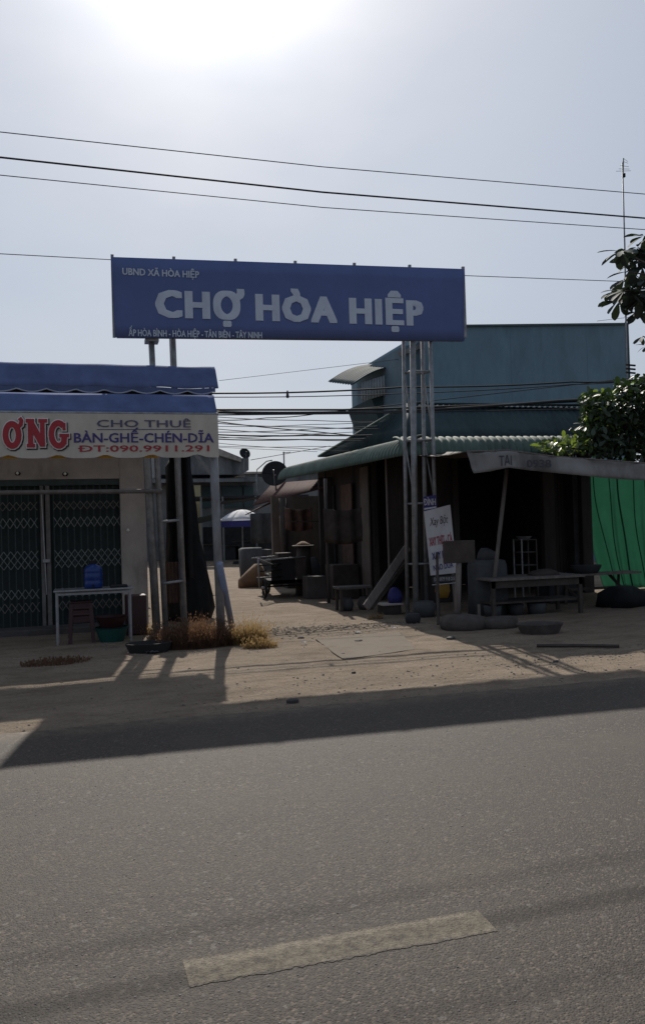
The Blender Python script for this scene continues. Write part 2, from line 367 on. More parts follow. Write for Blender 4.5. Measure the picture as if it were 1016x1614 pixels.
# text -> extruded mesh laid on the plane Y = const (faces the street)
def text(name, s, m, parent, x0, x1, yb, cap, Y, off=.0, shear=0, dz=0, ext=.0015, xb=None, slope=0, sp=1.0, weight=None):
    """x0..x1 photo px extents, yb baseline px at x0, cap height px; weight by stacking shifted prints"""
    SUB = {'Ơ': 'O', 'Ợ': 'Ọ', 'Ừ': 'Ù', 'Ư': 'U', 'Đ': 'D'}
    base = ''.join(SUB.get(c, c) for c in s)
    def bake(t):
        cu = bpy.data.curves.new('t', 'FONT'); cu.body = t; cu.size = 1; cu.shear = shear; cu.resolution_u = 2; cu.fill_mode = 'FRONT'; cu.extrude = 0; cu.space_character = sp
        tmp = bpy.data.objects.new('t', cu); col.objects.link(tmp)
        dg = bpy.context.evaluated_depsgraph_get(); me = bpy.data.meshes.new_from_object(tmp.evaluated_get(dg))
        bpy.data.objects.remove(tmp); bpy.data.curves.remove(cu); return me
    me = bake(base); extra = []
    for i_, ch in enumerate(s):
        if ch not in SUB: continue
        m1 = bake(base[:i_+1]); xr = max(v.co.x for v in m1.vertices); bpy.data.meshes.remove(m1)
        if ch == 'Đ':
            m2 = bake(base[:i_]) if base[:i_].strip() else None; xl = max(v.co.x for v in m2.vertices)+.11 if m2 else min(v.co.x for v in me.vertices)
            if m2: bpy.data.meshes.remove(m2)
            extra.append([(xl-.08, .33), (xl+.24, .33), (xl+.24, .40), (xl-.08, .40)])
        else:
            o_ = .10 if ch in 'ƠỢ' else .0
            extra.append([(xr-.06-o_*.3, .60), (xr+.02, .66), (xr+.05, .74), (xr+.03, .80), (xr+.11, .80), (xr+.13, .72), (xr+.09, .62), (xr-.02-o_*.3, .53)])
    wt = off if weight is None else weight
    us = [v.co.x for v in me.vertices]; u0, u1 = min(us)-wt, max(us)+wt
    a = at(x0, yb, Y); b = at(x1, yb, Y); c = at(x0, yb-cap, Y)
    kx = (b.x-a.x)/(u1-u0); kz = (c.z-a.z)/(.727+2*wt*.5)
    mb = MB(); lay = 0
    wz = wt*.5
    sh = [(dx, dz_) for dx in ((-1, -.33, .33, 1) if wt > .03 else ((-1, 0, 1) if wt else (0,))) for dz_ in ((-1, 0, 1) if wt else (0,))]
    for dx, dz_ in sh:
        i = len(mb.v); lay += 1
        for v in me.vertices:
            u = v.co.x+dx*wt-u0; h = v.co.y+dz_*wz+wz
            mb.v.append(Vector((a.x+u*kx, Y-ext-.0004*lay, a.z+h*kz+dz+slope*u*kx)))
        mb.f += [tuple(i+j for j in p.vertices) for p in me.polygons]
        for q_, poly in enumerate(extra):
            i = len(mb.v)
            for (ux_, hz_) in poly:
                u = ux_+dx*wt-u0; h = hz_+dz_*wz+wz
                mb.v.append(Vector((a.x+u*kx, Y-ext-.0004*lay-.0002, a.z+h*kz+dz+slope*u*kx)))
            mb.f.append(tuple(range(i, i+len(poly))))
    bpy.data.meshes.remove(me)
    return part(name, mb, m, parent)

# heavy slab letters drawn from strokes in a unit cell (w x 1), for the red shop name and serif lines
def stroke_letters(name, specs, m, parent, x0, yb, capz, Y, grow=0., ext=.002, th=.2, sx=1., shift=(0, 0)):
    a = at(x0, yb, Y); mb = MB(); k = capz; nl0 = NL[0]
    for (strokes, ox) in specs:
        for pl, t in strokes:
            t2 = t/2+grow
            for (p, q) in zip(pl[:-1], pl[1:]):
                p = Vector((p[0], p[1])); q = Vector((q[0], q[1])); d = (q-p)
                if d.length < 1e-6: continue
                d.normalize(); nn = Vector((-d.y, d.x))*t2; p2 = p-d*(grow+.01); q2 = q+d*(grow+.01)
                c4 = [p2-nn, q2-nn, q2+nn, p2+nn]
                NL[0] += 1; e_ = ext+.00008*(NL[0]-nl0); mb.prism([Vector((a.x+(ox+c.x)*k*sx+shift[0], Y, a.z+c.y*k+shift[1])) for c in c4], (0, -e_, 0))
                # round joint
            for (p) in pl[1:-1]:
                mb.prism([Vector((a.x+(ox+p[0]+t2*math.cos(j*math.pi/4))*k*sx+shift[0], Y, a.z+(p[1]+t2*math.sin(j*math.pi/4))*k+shift[1])) for j in range(8)], (0, -ext-.00008*(NL[0]-nl0+1), 0)); NL[0] += 1
    return part(name, mb, m, parent)
NL = [0]
def arc(cx, cy, rx, ry, a0, a1, n=12): return [(cx+rx*math.cos(R_(a0+(a1-a0)*i/n)), cy+ry*math.sin(R_(a0+(a1-a0)*i/n))) for i in range(n+1)]

# corrugated sheet over 4 corners; ridges run from edge AB to edge DC
def corr(mb, A, B, C, D, pitch=.145, amp=.016, nv=2, bow=0.0, edge=0.0):
    A, B, C, D = map(Vector, (A, B, C, D)); Lg = max((B-A).length, (C-D).length); nu = max(8, int(Lg/pitch*6))
    nrm_ = (B-A).cross(D-A).normalized()
    if nrm_.z < 0: nrm_ = -nrm_
    def fn(u, v):
        p = (A.lerp(B, u)).lerp(D.lerp(C, u), v)
        return p+nrm_*(amp*math.sin(u*Lg/pitch*2*math.pi)+bow*math.sin(v*math.pi))+Vector((0, 0, edge*noise.noise(p*1.3)))
    mb.grid(fn, nu, nv); return mb

# ================================================================== GROUND
def lin(a, b, n): return [a+(b-a)*i/n for i in range(n+1)]
xs = [-900, -300, -100, -40, -15] + lin(-8, 14, 176) + [18, 25, 40, 80, 200, 500, 1200]
ys = [-900, -200, -40, -5, 0, 4] + lin(6.6, 24, 174) + lin(24.5, 50, 50) + [60, 90, 160, 400, 1500]
def gz(x, y):
    if y < 7.0 or y > 60 or x < -10 or x > 16: return -0.012 if y < 7.0 else -0.01
    z = .014*noise.noise(Vector((x*.9, y*1.4, 0)))+.010*noise.noise(Vector((x*3.1, y*4.2, 3)))+.006*noise.noise(Vector((x*9, y*9, 5)))
    if y < 9: z += .010*noise.noise(Vector((x*6, y*14, 9)))
    rub = math.exp(-((y-12.0-.12*(4-x))/.45)**2)*(1 if 2 < x < 5.2 else 0)   # rubble row in front of the slabs
    z += rub*(.02+.03*abs(noise.noise(Vector((x*7, y*9, 2)))))
    if y < 7.5: z = z*.4-.008
    return z-.004
gb = MB(); nx = len(xs)
for y in ys:
    for x in xs: gb.v.append(Vector((x, y, gz(x, y))))
for j in range(len(ys)-1):
    for i in range(nx-1): k = j*nx+i; gb.f.append((k, k+1, k+nx+1, k+nx))
struct('ground', gb, 'sand', smooth=True)
# road sheet with a ragged far edge
rb = MB(); rx = [-900, -200, -60, -20]+lin(-6, 12, 240)+[20, 60, 200, 1200]
for x in rx:
    e = 7.2-.018*x+.06*noise.noise(Vector((x*1.1, 0, 0)))+.04*noise.noise(Vector((x*5, 1, 0)))+.02*noise.noise(Vector((x*15, 1, 0))) if -10 < x < 14 else 7.2
    rb.v += [Vector((x, -1.3, .006)), Vector((x, e-.25, .006)), Vector((x, e, -.004))]
for i in range(len(rx)-1):
    for k in (0, 1): a = i*3+k; rb.f.append((a, a+3, a+4, a+1))
struct('road', rb, 'asphalt')
for i, xo in enumerate((0, -4.2, 4.2, -8.4, 8.4)):
    db = MB(); n = 150
    for j in range(n+1):
        x = .305+xo+1.2*j/n; w0 = .012*noise.noise(Vector((x*11, 0, 1)))+.012*noise.noise(Vector((x*43, 0, 1))); w1 = .012*noise.noise(Vector((x*11, 0, 8)))+.012*noise.noise(Vector((x*43, 0, 8)))
        db.v += [Vector((x+.01*noise.noise(Vector((x, 0, 0))), 2.935+w0, .0078)), Vector((x, 3.13+w1, .0078))]
    for j in range(n): a = 2*j; db.f.append((a, a+2, a+3, a+1))
    struct('road_marking', db, 'dash')
# stones: loose chips on asphalt, pebbles on the sand
def stones(name, n, region, smin, smax, m, flat=.55, z=.006, dens=None):
    mb = MB()
    for _ in range(n):
        x, y = region(); s = smin+(smax-smin)*random.random()**4
        a = random.random()*6.28; q = []
        base = z if z is not None else gz(x, y)
        for j in range(5):
            t = a+j*1.256+random.uniform(-.3, .3); q.append(Vector((x+s*math.cos(t)*random.uniform(.7, 1.2), y+s*math.sin(t)*random.uniform(.6, 1.1), base-.001)))
        i = len(mb.v); top = Vector((x+random.uniform(-.3, .3)*s, y+random.uniform(-.3, .3)*s, base+s*flat))
        mb.v += q+[v.lerp(top, .55)+Vector((0, 0, s*flat*.4)) for v in q]
        mb.f += [(i+j, i+(j+1) % 5, i+5+(j+1) % 5, i+5+j) for j in range(5)]+[(i+5, i+6, i+7, i+8, i+9)]
    o = struct(name, mb, m); o['kind'] = 'stuff'; o['label'] = None or 'loose small stones scattered'; return o
o = stones('asphalt_chippings', 5200, lambda: (random.uniform(-1.6, 3.6), 1.9+random.random()**1.4*4.2), .002, .0075, 'pebble_dark', .5)
M['pebble_pale'] = mat('pale_stone_chips', (.21, .195, .175), .7, .4, 40, 0, spec=.4)
o2_ = stones('asphalt_grit', 3000, lambda: (random.uniform(-1.6, 3.6), 1.9+random.random()**1.5*4.2), .0015, .0062, 'pebble_pale', .5); o2_['label'] = 'pale grit chips standing out of the asphalt'; o2_['category'] = 'grit'
o['label'] = 'loose stone chips scattered over the worn asphalt road'; o['category'] = 'stones'
o = stones('pebbles', 3600, lambda: (random.uniform(-2, 7), random.choice((7.05+random.random()**1.5*1.6, random.uniform(7.1, 14), random.gauss(12.1, .35)))), .003, .020, 'pebble', .6, None)
o['label'] = 'pebbles and grit strewn over the sandy roadside'; o['category'] = 'pebbles'
o = stones('rubble', 1700, lambda: (random.uniform(2.3, 5.2), random.gauss(12.3, .28)+.15*random.random()), .005, .026, 'pebble', .6, None)
o['label'] = 'low row of rubble and gravel across the alley mouth'; o['category'] = 'rubble'
o = stones('edge_gravel', 1100, lambda: (random.uniform(3.9, 7.5)+.5*random.random(), random.gauss(8.45, .45)), .004, .020, 'pebble', .6, None)
o['label'] = 'broken gravel strip at the right of the sandy verge'; o['category'] = 'gravel'
# clods and litter one can point at
def clod(px, py, s, m, label, flat=.5):
    g = gnd(px, py); mb = MB(); r = s
    mb.loft([(g.x, g.y, -.01, r, r*.7), (g.x, g.y, r*flat*.6, r*.95, r*.7), (g.x+.1*r, g.y, r*flat, r*.5, r*.35)], 10, .5, 2, px)
    single('clod' if m != 'paper' else 'litter', mb, m, label, 'clod' if m != 'paper' else 'litter')
clod(474, 1006, .05, 'litter_dark', 'dark clod of dirt on the sand right of the dry grass')
clod(565, 1011, .055, 'litter_dark', 'flat dark clod lying on the concrete slab')
clod(540, 1031, .03, 'litter_dark', 'small dark lump just below the concrete slab')
clod(461, 1106, .06, 'litter_dark', 'dark clod at the asphalt edge below the dry grass')
clod(557, 1060, .026, 'litter_dark', 'tiny dark lump in the middle of the sunlit sand')
clod(710, 1007, .07, 'litter_dark', 'dark clod in the shade edge near the right gate tower')
clod(875, 1043, .035, 'litter_dark', 'small dark clod on the sand by the right edge')
# concrete slabs of the apron, joints left open
def slab(pts, label=None):
    g = [gnd(*p) for p in pts]; c = sum(g, Vector())/len(g); top = .007
    mb = MB(); ring = []
    for a, b in zip(g, g[1:]+g[:1]):
        for k in range(6):
            p = a.lerp(b, k/6); ring.append(p+Vector((noise.noise(p*3), noise.noise(p*3+Vector((9, 0, 0))), 0))*.035)
    mb.prism([Vector((p.x, p.y, top)) for p in ring], (0, 0, -.05))
    o = struct('paving_slab', mb, 'concrete'); return o
slab([(497, 1008), (628, 996), (655, 1024), (540, 1040)])

# ================================================================== LEFT SHOP
SY = 14.5
shop = thing('shop_house', 'low plastered shop with a folding grille behind the blue awning', 'shop', (0, SY, 0))
opx0, opx1, opz = -2.55, .57, 2.52
wb = MB()
wb.box((opx1, SY, 0), (1.0, SY+.18, 2.95)); wb.box((-4.6, SY, 0), (opx0, SY+.18, 2.95)); wb.box((opx0, SY, opz), (opx1, SY+.18, 2.95))
wb.box((.82, SY+.18, 0), (1.0, SY+5.0, 3.2)); wb.box((-4.6, SY+.18, 0), (-4.42, SY+5, 3.2)); wb.box((-4.6, SY+4.82, 0), (1.0, SY+5.0, 3.4))
part('wall', wb, 'plaster', shop, bevel=.012)
part('parapet', MB().box((-4.62, SY-.03, 2.95), (1.02, SY+.22, 4.18)), 'plaster', shop, bevel=.015)
part('roof', MB().box((-4.62, SY+.22, 3.35), (1.04, SY+5.05, 3.45)), 'old_concrete', shop)
part('door_step', MB().box((opx0-.2, SY-.55, -.03), (opx1+.1, SY, .09)), 'plaster_dark', shop, bevel=.02)
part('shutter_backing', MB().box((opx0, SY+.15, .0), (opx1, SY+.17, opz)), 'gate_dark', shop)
part('gate_rail', MB().box((opx0, SY+.03, opz-.10), (opx1, SY+.10, opz-.0)), 'gate_bar', shop)
cx_ = at(70, 850, SY).x
part('gate_post', MB().box((cx_-.055, SY+.01, .05), (cx_+.005, SY+.09, opz-.1)), 'gate_post', shop, bevel=.005)
part('gate_post', MB().box((cx_+.03, SY+.02, .05), (cx_+.10, SY+.10, opz-.1)), 'gate_post', shop, bevel=.005)
part('gate_edge', MB().bar((cx_-.03, SY, 2.35), (cx_+.02, SY-.0, .6), .018, .012, (0, 1, 0)), 'aluminium', shop)
part('lock', MB().box((cx_-.03, SY-.04, 1.13), (cx_+.09, SY+.0, 1.19)), 'aluminium', shop, bevel=.01)
bar0 = None; cells = []
x = cx_+.16
while x < opx1-.01: cells.append(x); x += .108
x = cx_-.13
while x > opx0+.05: cells.append(x); x -= .108
for x in cells:
    if bar0 is None: bar0 = part('grille_bar', MB().box((x-.007, SY+.03, .08), (x+.007, SY+.045, opz-.1)), 'gate_bar', shop); bx0 = x
    else:
        o = bar0.copy(); col.objects.link(o); o.parent = shop; o.location = (x-bx0, 0, 0)
for zc, hh, mm in ((2.08, .07, 'gate_post'), (1.80, .085, 'lattice'), (1.26, .075, 'lattice'), (1.11, .075, 'lattice'), (.62, .08, 'lattice'), (.40, .08, 'gate_post')):
    for lo, hi in ((cx_+.16, opx1), (opx0+.05, cx_-.02)):
        lb = MB(); x = lo
        while x < hi-.10:
            lb.bar((x, SY+.02, zc-hh), (x+.108, SY+.02, zc+hh), .011, .005, (0, 1, 0)); lb.bar((x, SY+.012, zc+hh), (x+.108, SY+.012, zc-hh), .011, .005, (0, 1, 0)); x += .108
        part('lattice', lb, mm, shop)
for px, py in ((28, 746), (103, 747)):
    c = at(px, py, SY-.06)
    lp = part('wall_lamp', MB().loft([(c.x, c.y+.05, c.z-.03, .03, .03), (c.x, c.y+.05, c.z, .05, .05), (c.x, c.y+.05, c.z+.03, .03, .03)], 12), 'black_metal', shop, smooth=True)
    part('bulb', MB().loft([(c.x, c.y-.02, c.z-.025, .008, .008), (c.x, c.y-.02, c.z, .028, .026), (c.x, c.y-.02, c.z+.025, .008, .008)], 12), 'lamp', lp, smooth=True)
c = at(202, 836, SY)
part('switch_box', MB().loft([(c.x, SY-.015, c.z-.03, .012, .012), (c.x, SY-.015, c.z, .032, .018), (c.x, SY-.015, c.z+.03, .012, .012)], 10), 'lamp', shop, smooth=True)

# awning with the cream banner
AY = 11.6; ax0, ax1 = -4.0, 1.83
aw = thing('shop_awning', 'blue awning on grey posts with cream lettered banner before the shop', 'awning', (0, AY, 0))
pc = []
for i in range(97):     # scalloped lower edge of the banner
    u = i/96; xx = ax0+(ax1-ax0)*u; ph = ((xx-ax1)/.62) % 1
    pc.append((xx, 2.62+.045*math.exp(-((ph-.5)/.16)**2)))
bn = MB(); i0 = 0
for (xx, zz) in pc: bn.v += [Vector((xx, AY, zz)), Vector((xx, AY+.001, 2.95)), Vector((xx, AY+.006, 3.225))]
for i in range(96):
    for k in (0, 1): a = 3*i+k; bn.f.append((a, a+3, a+4, a+1))
banner = part('banner', bn, 'cream', aw, solid=.004)
for i in range(9):
    xc = ax1-.31-.62*i
    if xc < 1.2: part('yellow_flap', MB().prism([(xc-.12, AY+.10, 2.625), (xc+.12, AY+.10, 2.625), (xc+.05, AY+.10, 2.665), (xc, AY+.10, 2.69), (xc-.05, AY+.10, 2.665)], (0, .004, 0)), 'yellow', banner)
part('banner_rail', MB().tube([(ax0, AY+.03, 3.235), (ax1+.01, AY+.03, 3.235)], .022), 'steel', aw, smooth=True)
# lower blue sheet, steep, rising behind the banner
def blue1(u, v):
    x = ax0+(ax1+.0-ax0)*u; return (x, AY+.04+.28*v, 3.25+.30*v-.008*math.sin(math.pi*v)*(1+math.sin(x*5)))
part('lower_sheet', MB().grid(blue1, 60, 6), 'canopy', aw, True, solid=.005)
# upper canopy: steep front face, then a nearly level top running back
cf = 12.98; cz = 3.835; rz = 4.25; ry = 14.3
prof_c = ((cf, cz), (13.08, 3.99), (13.19, 4.16), (13.27, 4.23), (13.4, 4.25), (13.9, 4.23), (ry, 4.20))
def blue2(u, v):
    t = v*(len(prof_c)-1); i = min(int(t), len(prof_c)-2); k = t-i
    y = prof_c[i][0]*(1-k)+prof_c[i+1][0]*k; z = prof_c[i][1]*(1-k)+prof_c[i+1][1]*k
    x = ax0+(2.07-.02*v-ax0)*u; return (x, y, z+.010*math.sin(x*7)*(1-v)+.012*noise.noise(Vector((x*2, y*3, 0))))
canopy = part('canopy_sheet', MB().grid(blue2, 80, 12), 'canopy', aw, True, solid=.006)
part('gable_flap', MB().prism([(2.055, cf, cz), (2.05, 13.36, 4.24), (2.05, 13.36, 3.9)], (.006, 0, 0)), 'canopy', aw)
sv = MB(); n = 140
for i in range(n+1):
    x = ax0+(2.02-ax0)*i/n; ph = ((x+.1)/.42) % 1; sc_ = abs(math.sin(math.pi*ph))
    sv.v += [Vector((x, cf-.004, cz+.010*math.sin(x*7)-.004)), Vector((x, cf+.01, cz-.045-.05*sc_))]
for i in range(n): a = 2*i; sv.f.append((a, a+2, a+3, a+1))
val = part('valance', sv, 'canopy', canopy, solid=.004)
tr = MB(); tr.tube([sv.v[2*i+1]+Vector((0, -.004, 0)) for i in range(n+1)], .010, 5); part('piping', tr, 'canopy_trim', canopy)
part('front_rail', MB().tube([(ax0, cf+.0, cz-.135), (1.98, cf+.0, cz-.135)], .016), 'steel', aw, smooth=True)
part('shade_board', MB().box((ax0, cf+.07, cz-.42), (1.98, cf+.09, cz-.01)), 'black_metal', aw)  # black board added to paint the shade under the canopy
for x in (1.95, .0, -2.0, -3.9):
    part('rafter', MB().tube([(x, cf+.03, cz-.03), (x, 13.36, 4.19), (x, ry, 4.15)], .02), 'steel', aw, smooth=True)
post = gnd(353, 1017); post = Vector((at(353, 1017, AY+.09).x, AY+.09, 0))
part('post', MB().tube([(post.x-.03, post.y, -.05), (1.76, AY+.10, 3.22)], .062, 14), 'post', aw, True, label='thick grey post nearest the alley')
part('post', MB().tube([(-2.6, AY, -.05), (-2.6, AY+.06, 3.22)], .062, 14), 'post', aw, True)
A = at(232, 722, 13.4); B = gnd(247, 985); B2 = at(247, 980, 13.4)
part('rear_post', MB().tube([(A.x+.0, 13.4, 4.18), (A.x, 13.4, A.z), (B2.x, 13.4, -.03)], .065, 12), 'steel', aw, True)
part('crossbar', MB().tube([at(-60, 777, 13.3), at(255, 774, 13.3)], .035, 10), 'gate_post', aw, True)
part('side_rail', MB().tube([(1.78, AY+.06, 3.2), (1.9, cf+.05, cz-.1), (1.97, ry, 4.14)], .02, 8), 'steel', aw, True)
# lettering
text('lettering', 'CHO THUÊ', 'grey_print', banner, 153, 301, 673, 12, AY-.006, .012)
part('underline', MB().prism([at(153, 676.5, AY-.003), at(301, 676, AY-.003), at(301, 677.2, AY-.003), at(153, 677.7, AY-.003)], (0, -.001, 0)), 'grey_print', banner)
text('lettering', 'BÀN-GHẾ-CHÉN-DĨA', 'blue_print', banner, 117, 337, 697.5, 16, AY-.006, .02)
text('lettering', 'ĐT:090.9911.291', 'red_print', banner, 126, 330, 712, 10.5, AY-.006, .012)
# big red name ending
O_ = arc(.40, .42, .25, .40, 0, 360, 18)
horn = [(.62, .70), (.74, .80), (.76, .95), (.70, 1.03)]
N_ = [([(.16, 0), (.16, .92)], .20), ([(.16, .90), (.62, .06)], .24), ([(.62, .0), (.62, .92)], .18), ([(.0, .94), (.30, .94)], .13), ([(.48, .94), (.80, .94)], .13), ([(.02, .03), (.32, .03)], .13)]
G_ = [(arc(.40, .44, .28, .42, 50, 320, 14), .22), ([(.60, .10), (.62, .40)], .22), ([(.44, .40), (.80, .40)], .13), ([(.62, .60), (.62, .86)], .12)]
U_ = [([(.15, .9), (.15, .35)]+arc(.38, .32, .23, .28, 180, 360, 8)+[(.61, .9)], .21), ([(.0, .92), (.3, .92)], .12), (horn, .15)]
spec = [(U_, -1.05), ([(O_, .22), (horn, .15)], -.06), (N_, .88), (G_, 1.72)]
for nm, mt, gr, ext, sh in (('letter_shadow', 'dark_outline', .05, .001, (.012, -.012)), ('letter_outline', 'white_print', .04, .012, (0, 0)), ('lettering', 'red_print', .0, .024, (0, 0))):
    stroke_letters(nm, spec, mt, banner, 6, 704, .365, AY-.004, gr, ext, shift=sh, sx=.9)

# ================================================================== MARKET GATE
GY = 13.2
gate = thing('market_gate', 'blue market entrance sign on tall lattice towers over the alley', 'market gate', (3.5, GY, 0))
q = [at(175, 405, GY), at(731, 424, GY), at(731, 538, GY), at(182, 532, GY)]
def bfn(u, v):
    p = q[0].lerp(q[1], u).lerp(q[3].lerp(q[2], u), v); return (p.x, GY-.004*math.sin(u*23)*math.sin(v*3), p.z+.012*math.sin(math.pi*u)*v)
gbn = part('banner', MB().grid(bfn, 60, 6), 'banner', gate, True, solid=.006)
text('lettering', 'CHỢ HÒA HIỆP', 'banner_text', gbn, 245, 667, 500, 46, GY-.009, .062, slope=.008, sp=1.14)
text('lettering', 'UBND XÃ HÒA HIỆP', 'banner_text', gbn, 193, 314, 433, 11.5, GY-.009, .03, slope=.01)
text('lettering', 'ẤP HÒA BÌNH - HÒA HIỆP - TÂN BIÊN - TÂY NINH', 'banner_text', gbn, 203, 413, 529.5, 11, GY-.009, .028, slope=.016)
fb = GY+.05
x0s, x1s, z0s, z1s = q[0].x+.03, q[1].x-.03, q[3].z+.02, q[1].z-.05
for (a, b) in (((x0s, fb, q[0].z-.02), (x1s, fb, q[1].z-.02)), ((x0s+.03, fb, q[3].z+.03), (x1s-.03, fb, q[2].z+.03)), ((x0s, fb, 5.3), (x1s, fb, 5.42))):
    part('frame_tube', MB().bar(a, b, .05, .05), 'steel', gate)
for px in (177, 274, 371, 465, 558, 645, 729):
    a = at(px, 404+(px-175)*.034, fb); b = at(px, 534, fb); part('frame_upright', MB().bar((a.x, fb, a.z+.025), (a.x+.0, fb, b.z+.02), .045, .045), 'steel', gate)
# left tower: ladder truss
LB = [at(237, 540, 13.45), at(261, 985, 13.45)]; LC = [at(271, 540, 13.45), at(291, 980, 13.45)]
def at_line(l, y): t = (y-540)/(980-540); return l[0].lerp(l[1], t)
for l_ in (LB, LC): part('tower_leg', MB().tube([l_[0]+Vector((0, -.12, .5)), Vector((l_[1].x, 13.42, -.05))], .045, 10), 'steel', gate, True)
for l_ in (LB, LC): part('tower_leg', MB().tube([l_[0]+Vector((.02, .3, .4)), Vector((l_[1].x+.03, 13.95, -.05))], .035, 8), 'steel', gate, True)
for y in (600, 700, 820, 915): part('rung', MB().tube([at_line(LB, y)+Vector((0, -.08, 0)), at_line(LC, y)+Vector((0, -.08, 0))], .022, 8), 'steel', gate, True)
part('cap_plate', MB().box((LB[0].x-.09, 13.25, LB[0].z-.02), (LB[0].x+.12, 13.5, LB[0].z+.04)), 'steel', gate)
# right tower: four legs, rungs, diagonals
RY0, RY1 = 13.27, 13.47
rl = {}
rt = {}
for nm, tx, bx, yy, r in (('a', 636, 642, RY1, .034), ('b', 650.5, 655, RY0, .052), ('c', 666, 672, RY1, .036), ('d', 678, 690, RY0, .034)):
    rt[nm] = at(tx, 545, yy); b = at(bx, 975, yy); rl[nm] = Vector((b.x, yy, -.05))
    part('tower_leg', MB().tube([rt[nm]+Vector((0, 0, .4)), rl[nm]], r, 10), 'steel', gate, True)
def tl(nm, z): a = rt[nm]; b = rl[nm]; return b.lerp(a, (z-b.z)/(a.z-b.z))
for z in (4.25, 3.05, 1.95, .9):
    for a, b in (('a', 'c'), ('b', 'd'), ('a', 'b'), ('c', 'd')): part('rung', MB().tube([tl(a, z), tl(b, z)], .018, 6), 'steel', gate, True)
for z0, z1, a, b in ((4.25, 3.05, 'a', 'b'), (3.05, 4.25, 'd', 'c'), (3.05, 1.95, 'a', 'b'), (1.95, 3.05, 'd', 'c')):
    part('brace', MB().tube([tl(a, z0), tl(b, z1)], .014, 6), 'steel', gate, True)
# leaning blue pipe
a = at(346, 888, 11.35); b = gnd(368, 1003); b.z = .03
lp = thing('leaning_pipe', 'blue grey pipe leaning against the awning post above dry grass', 'pipe', (b.x, b.y, 0))
part('tube', MB().tube([b, a], .046, 12), 'pipe_blue', lp, True)
d = (b-a).normalized(); part('flange', MB().tube([b-d*.02, b+d*.06], .075, 12), 'stone', lp, True)

# ================================================================== BETWEEN SHOP AND GATE
rings = []
for (y, xl, xr) in ((985, 262, 330), (960, 262, 336), (940, 262, 333), (920, 262, 331), (900, 262, 328), (880, 262, 324), (850, 262, 317), (800, 262, 309), (760, 262, 304), (735, 262, 300), (722, 268, 292)):
    l_ = at(xl, y, 15.1); r_ = at(xr, y, 15.1); rings.append(((l_.x+r_.x)/2, 15.1, max(-.02, l_.z), (r_.x-l_.x)/2, .55))
single('covered_stack', MB().loft(rings, 48, .22, 3.5, 2), 'black_tarp', 'tall black tarpaulin covered stack behind the left gate tower', 'tarp stack', smooth=True)
single('tarp_sheet', MB().grid(lambda u, v: (at(246+34*u, 0, 14.2).x+.02, 14.2+.06*math.sin(u*14)+.03*math.sin(v*9), .75+2.2*(1-v)+.04*math.sin(u*9)), 24, 20), 'black_tarp', 'black sheet hanging between the legs of left gate tower', 'tarp', smooth=True, solid=.006)
mb = MB(); c0 = at(262, 886, 14.05); c1 = at(284, 940, 14.05); corr(mb, (c0.x-.04, 14.05, c0.z), (c1.x+.08, 14.05, c0.z), (c1.x+.08, 14.0, c1.z-.1), (c0.x-.04, 14.0, c1.z-.1), .06, .012)
single('metal_sheet', mb, 'rust', 'small rusty corrugated sheet standing behind left tower legs', 'metal sheet', solid=.002)
# dry grass clumps
def grass(px, py, rad, h, n, label, rot=0, sy=.5, m='dry_grass'):
    g = gnd(px, py); mb = MB()
    for _ in range(n):
        a = random.random()*6.28; rr = rad*math.sqrt(random.random()); x = g.x+rr*math.cos(a); y = g.y+rr*math.sin(a)*sy
        hh = h*random.uniform(.35, 1)*(1-.55*rr/rad); ld = random.uniform(.15, .95)*hh; b = random.random()*6.28
        dx, dy = math.cos(b)*ld, math.sin(b)*ld; w_ = random.uniform(.002, .005); wx, wy = -math.sin(b)*w_, math.cos(b)*w_
        p = [Vector((x+dx*t*t, y+dy*t*t, -.01+hh*(t-.35*t*t*ld/hh))) for t in (0, .35, .7, 1)]
        i = len(mb.v)
        for k, pp in enumerate(p):
            s_ = (1-k/3.3); mb.v += [pp+Vector((wx, wy, 0))*s_, pp-Vector((wx, wy, 0))*s_]
        for k in range(3): mb.f.append((i+2*k, i+2*k+1, i+2*k+3, i+2*k+2))
        if random.random() < .3:
            e = p[-1]; s_ = .008; i = len(mb.v)
            mb.v += [e+Vector((-s_, 0, 0)), e+Vector((s_, 0, -.004)), e+Vector((s_*.3, 0, .025))]; mb.f.append((i, i+1, i+2))
    return single('dry_grass', mb, m, label, 'dry grass', 'dry grass along the left posts')
grass(312, 1018, .55, .62, 4200, 'broad tangle of brown dry grass around awning post foot', m='dry_brown')
grass(394, 1014, .26, .58, 1300, 'tall straw coloured grass tuft beside the leaning pipe')
grass(410, 1020, .24, .24, 600, 'low dry grass at the right end of the tangle')
grass(268, 1014, .28, .42, 1200, 'dry grass at the foot of left gate tower', m='dry_brown')
grass(225, 1000, .16, .28, 420, 'thin weedy grass between grey post and table')
grass(88, 1045, .42, .12, 900, 'flat withered grass patch on shaded ground before the table', m='dry_brown')
# litter
def paper(px, py, s, label, m='paper', zz=.02):
    g = gnd(px, py); mb = MB()
    mb.grid(lambda u, v: (g.x+(u-.5)*s, g.y+(v-.5)*s*.6, zz+s*.35*abs(noise.noise(Vector((u*3+px, v*3, 0))))), 6, 5); single('litter', mb, m, label, 'litter', smooth=False, solid=.003)
paper(268, 1020, .16, 'crumpled grey plastic bag beside the tray', 'cloth_grey'); paper(240, 1030, .16, 'flattened pale wrapper in front of the black tray', 'cloth_grey')
paper(229, 970, .22, 'pale torn cardboard leaning by the shop corner', zz=.12); paper(563, 999, .09, 'white scrap of paper on the sand before the slab'); paper(621, 992, .10, 'white paper scrap at the edge of house shade')
paper(478, 1015, .08, 'white scrap near the slab corner')
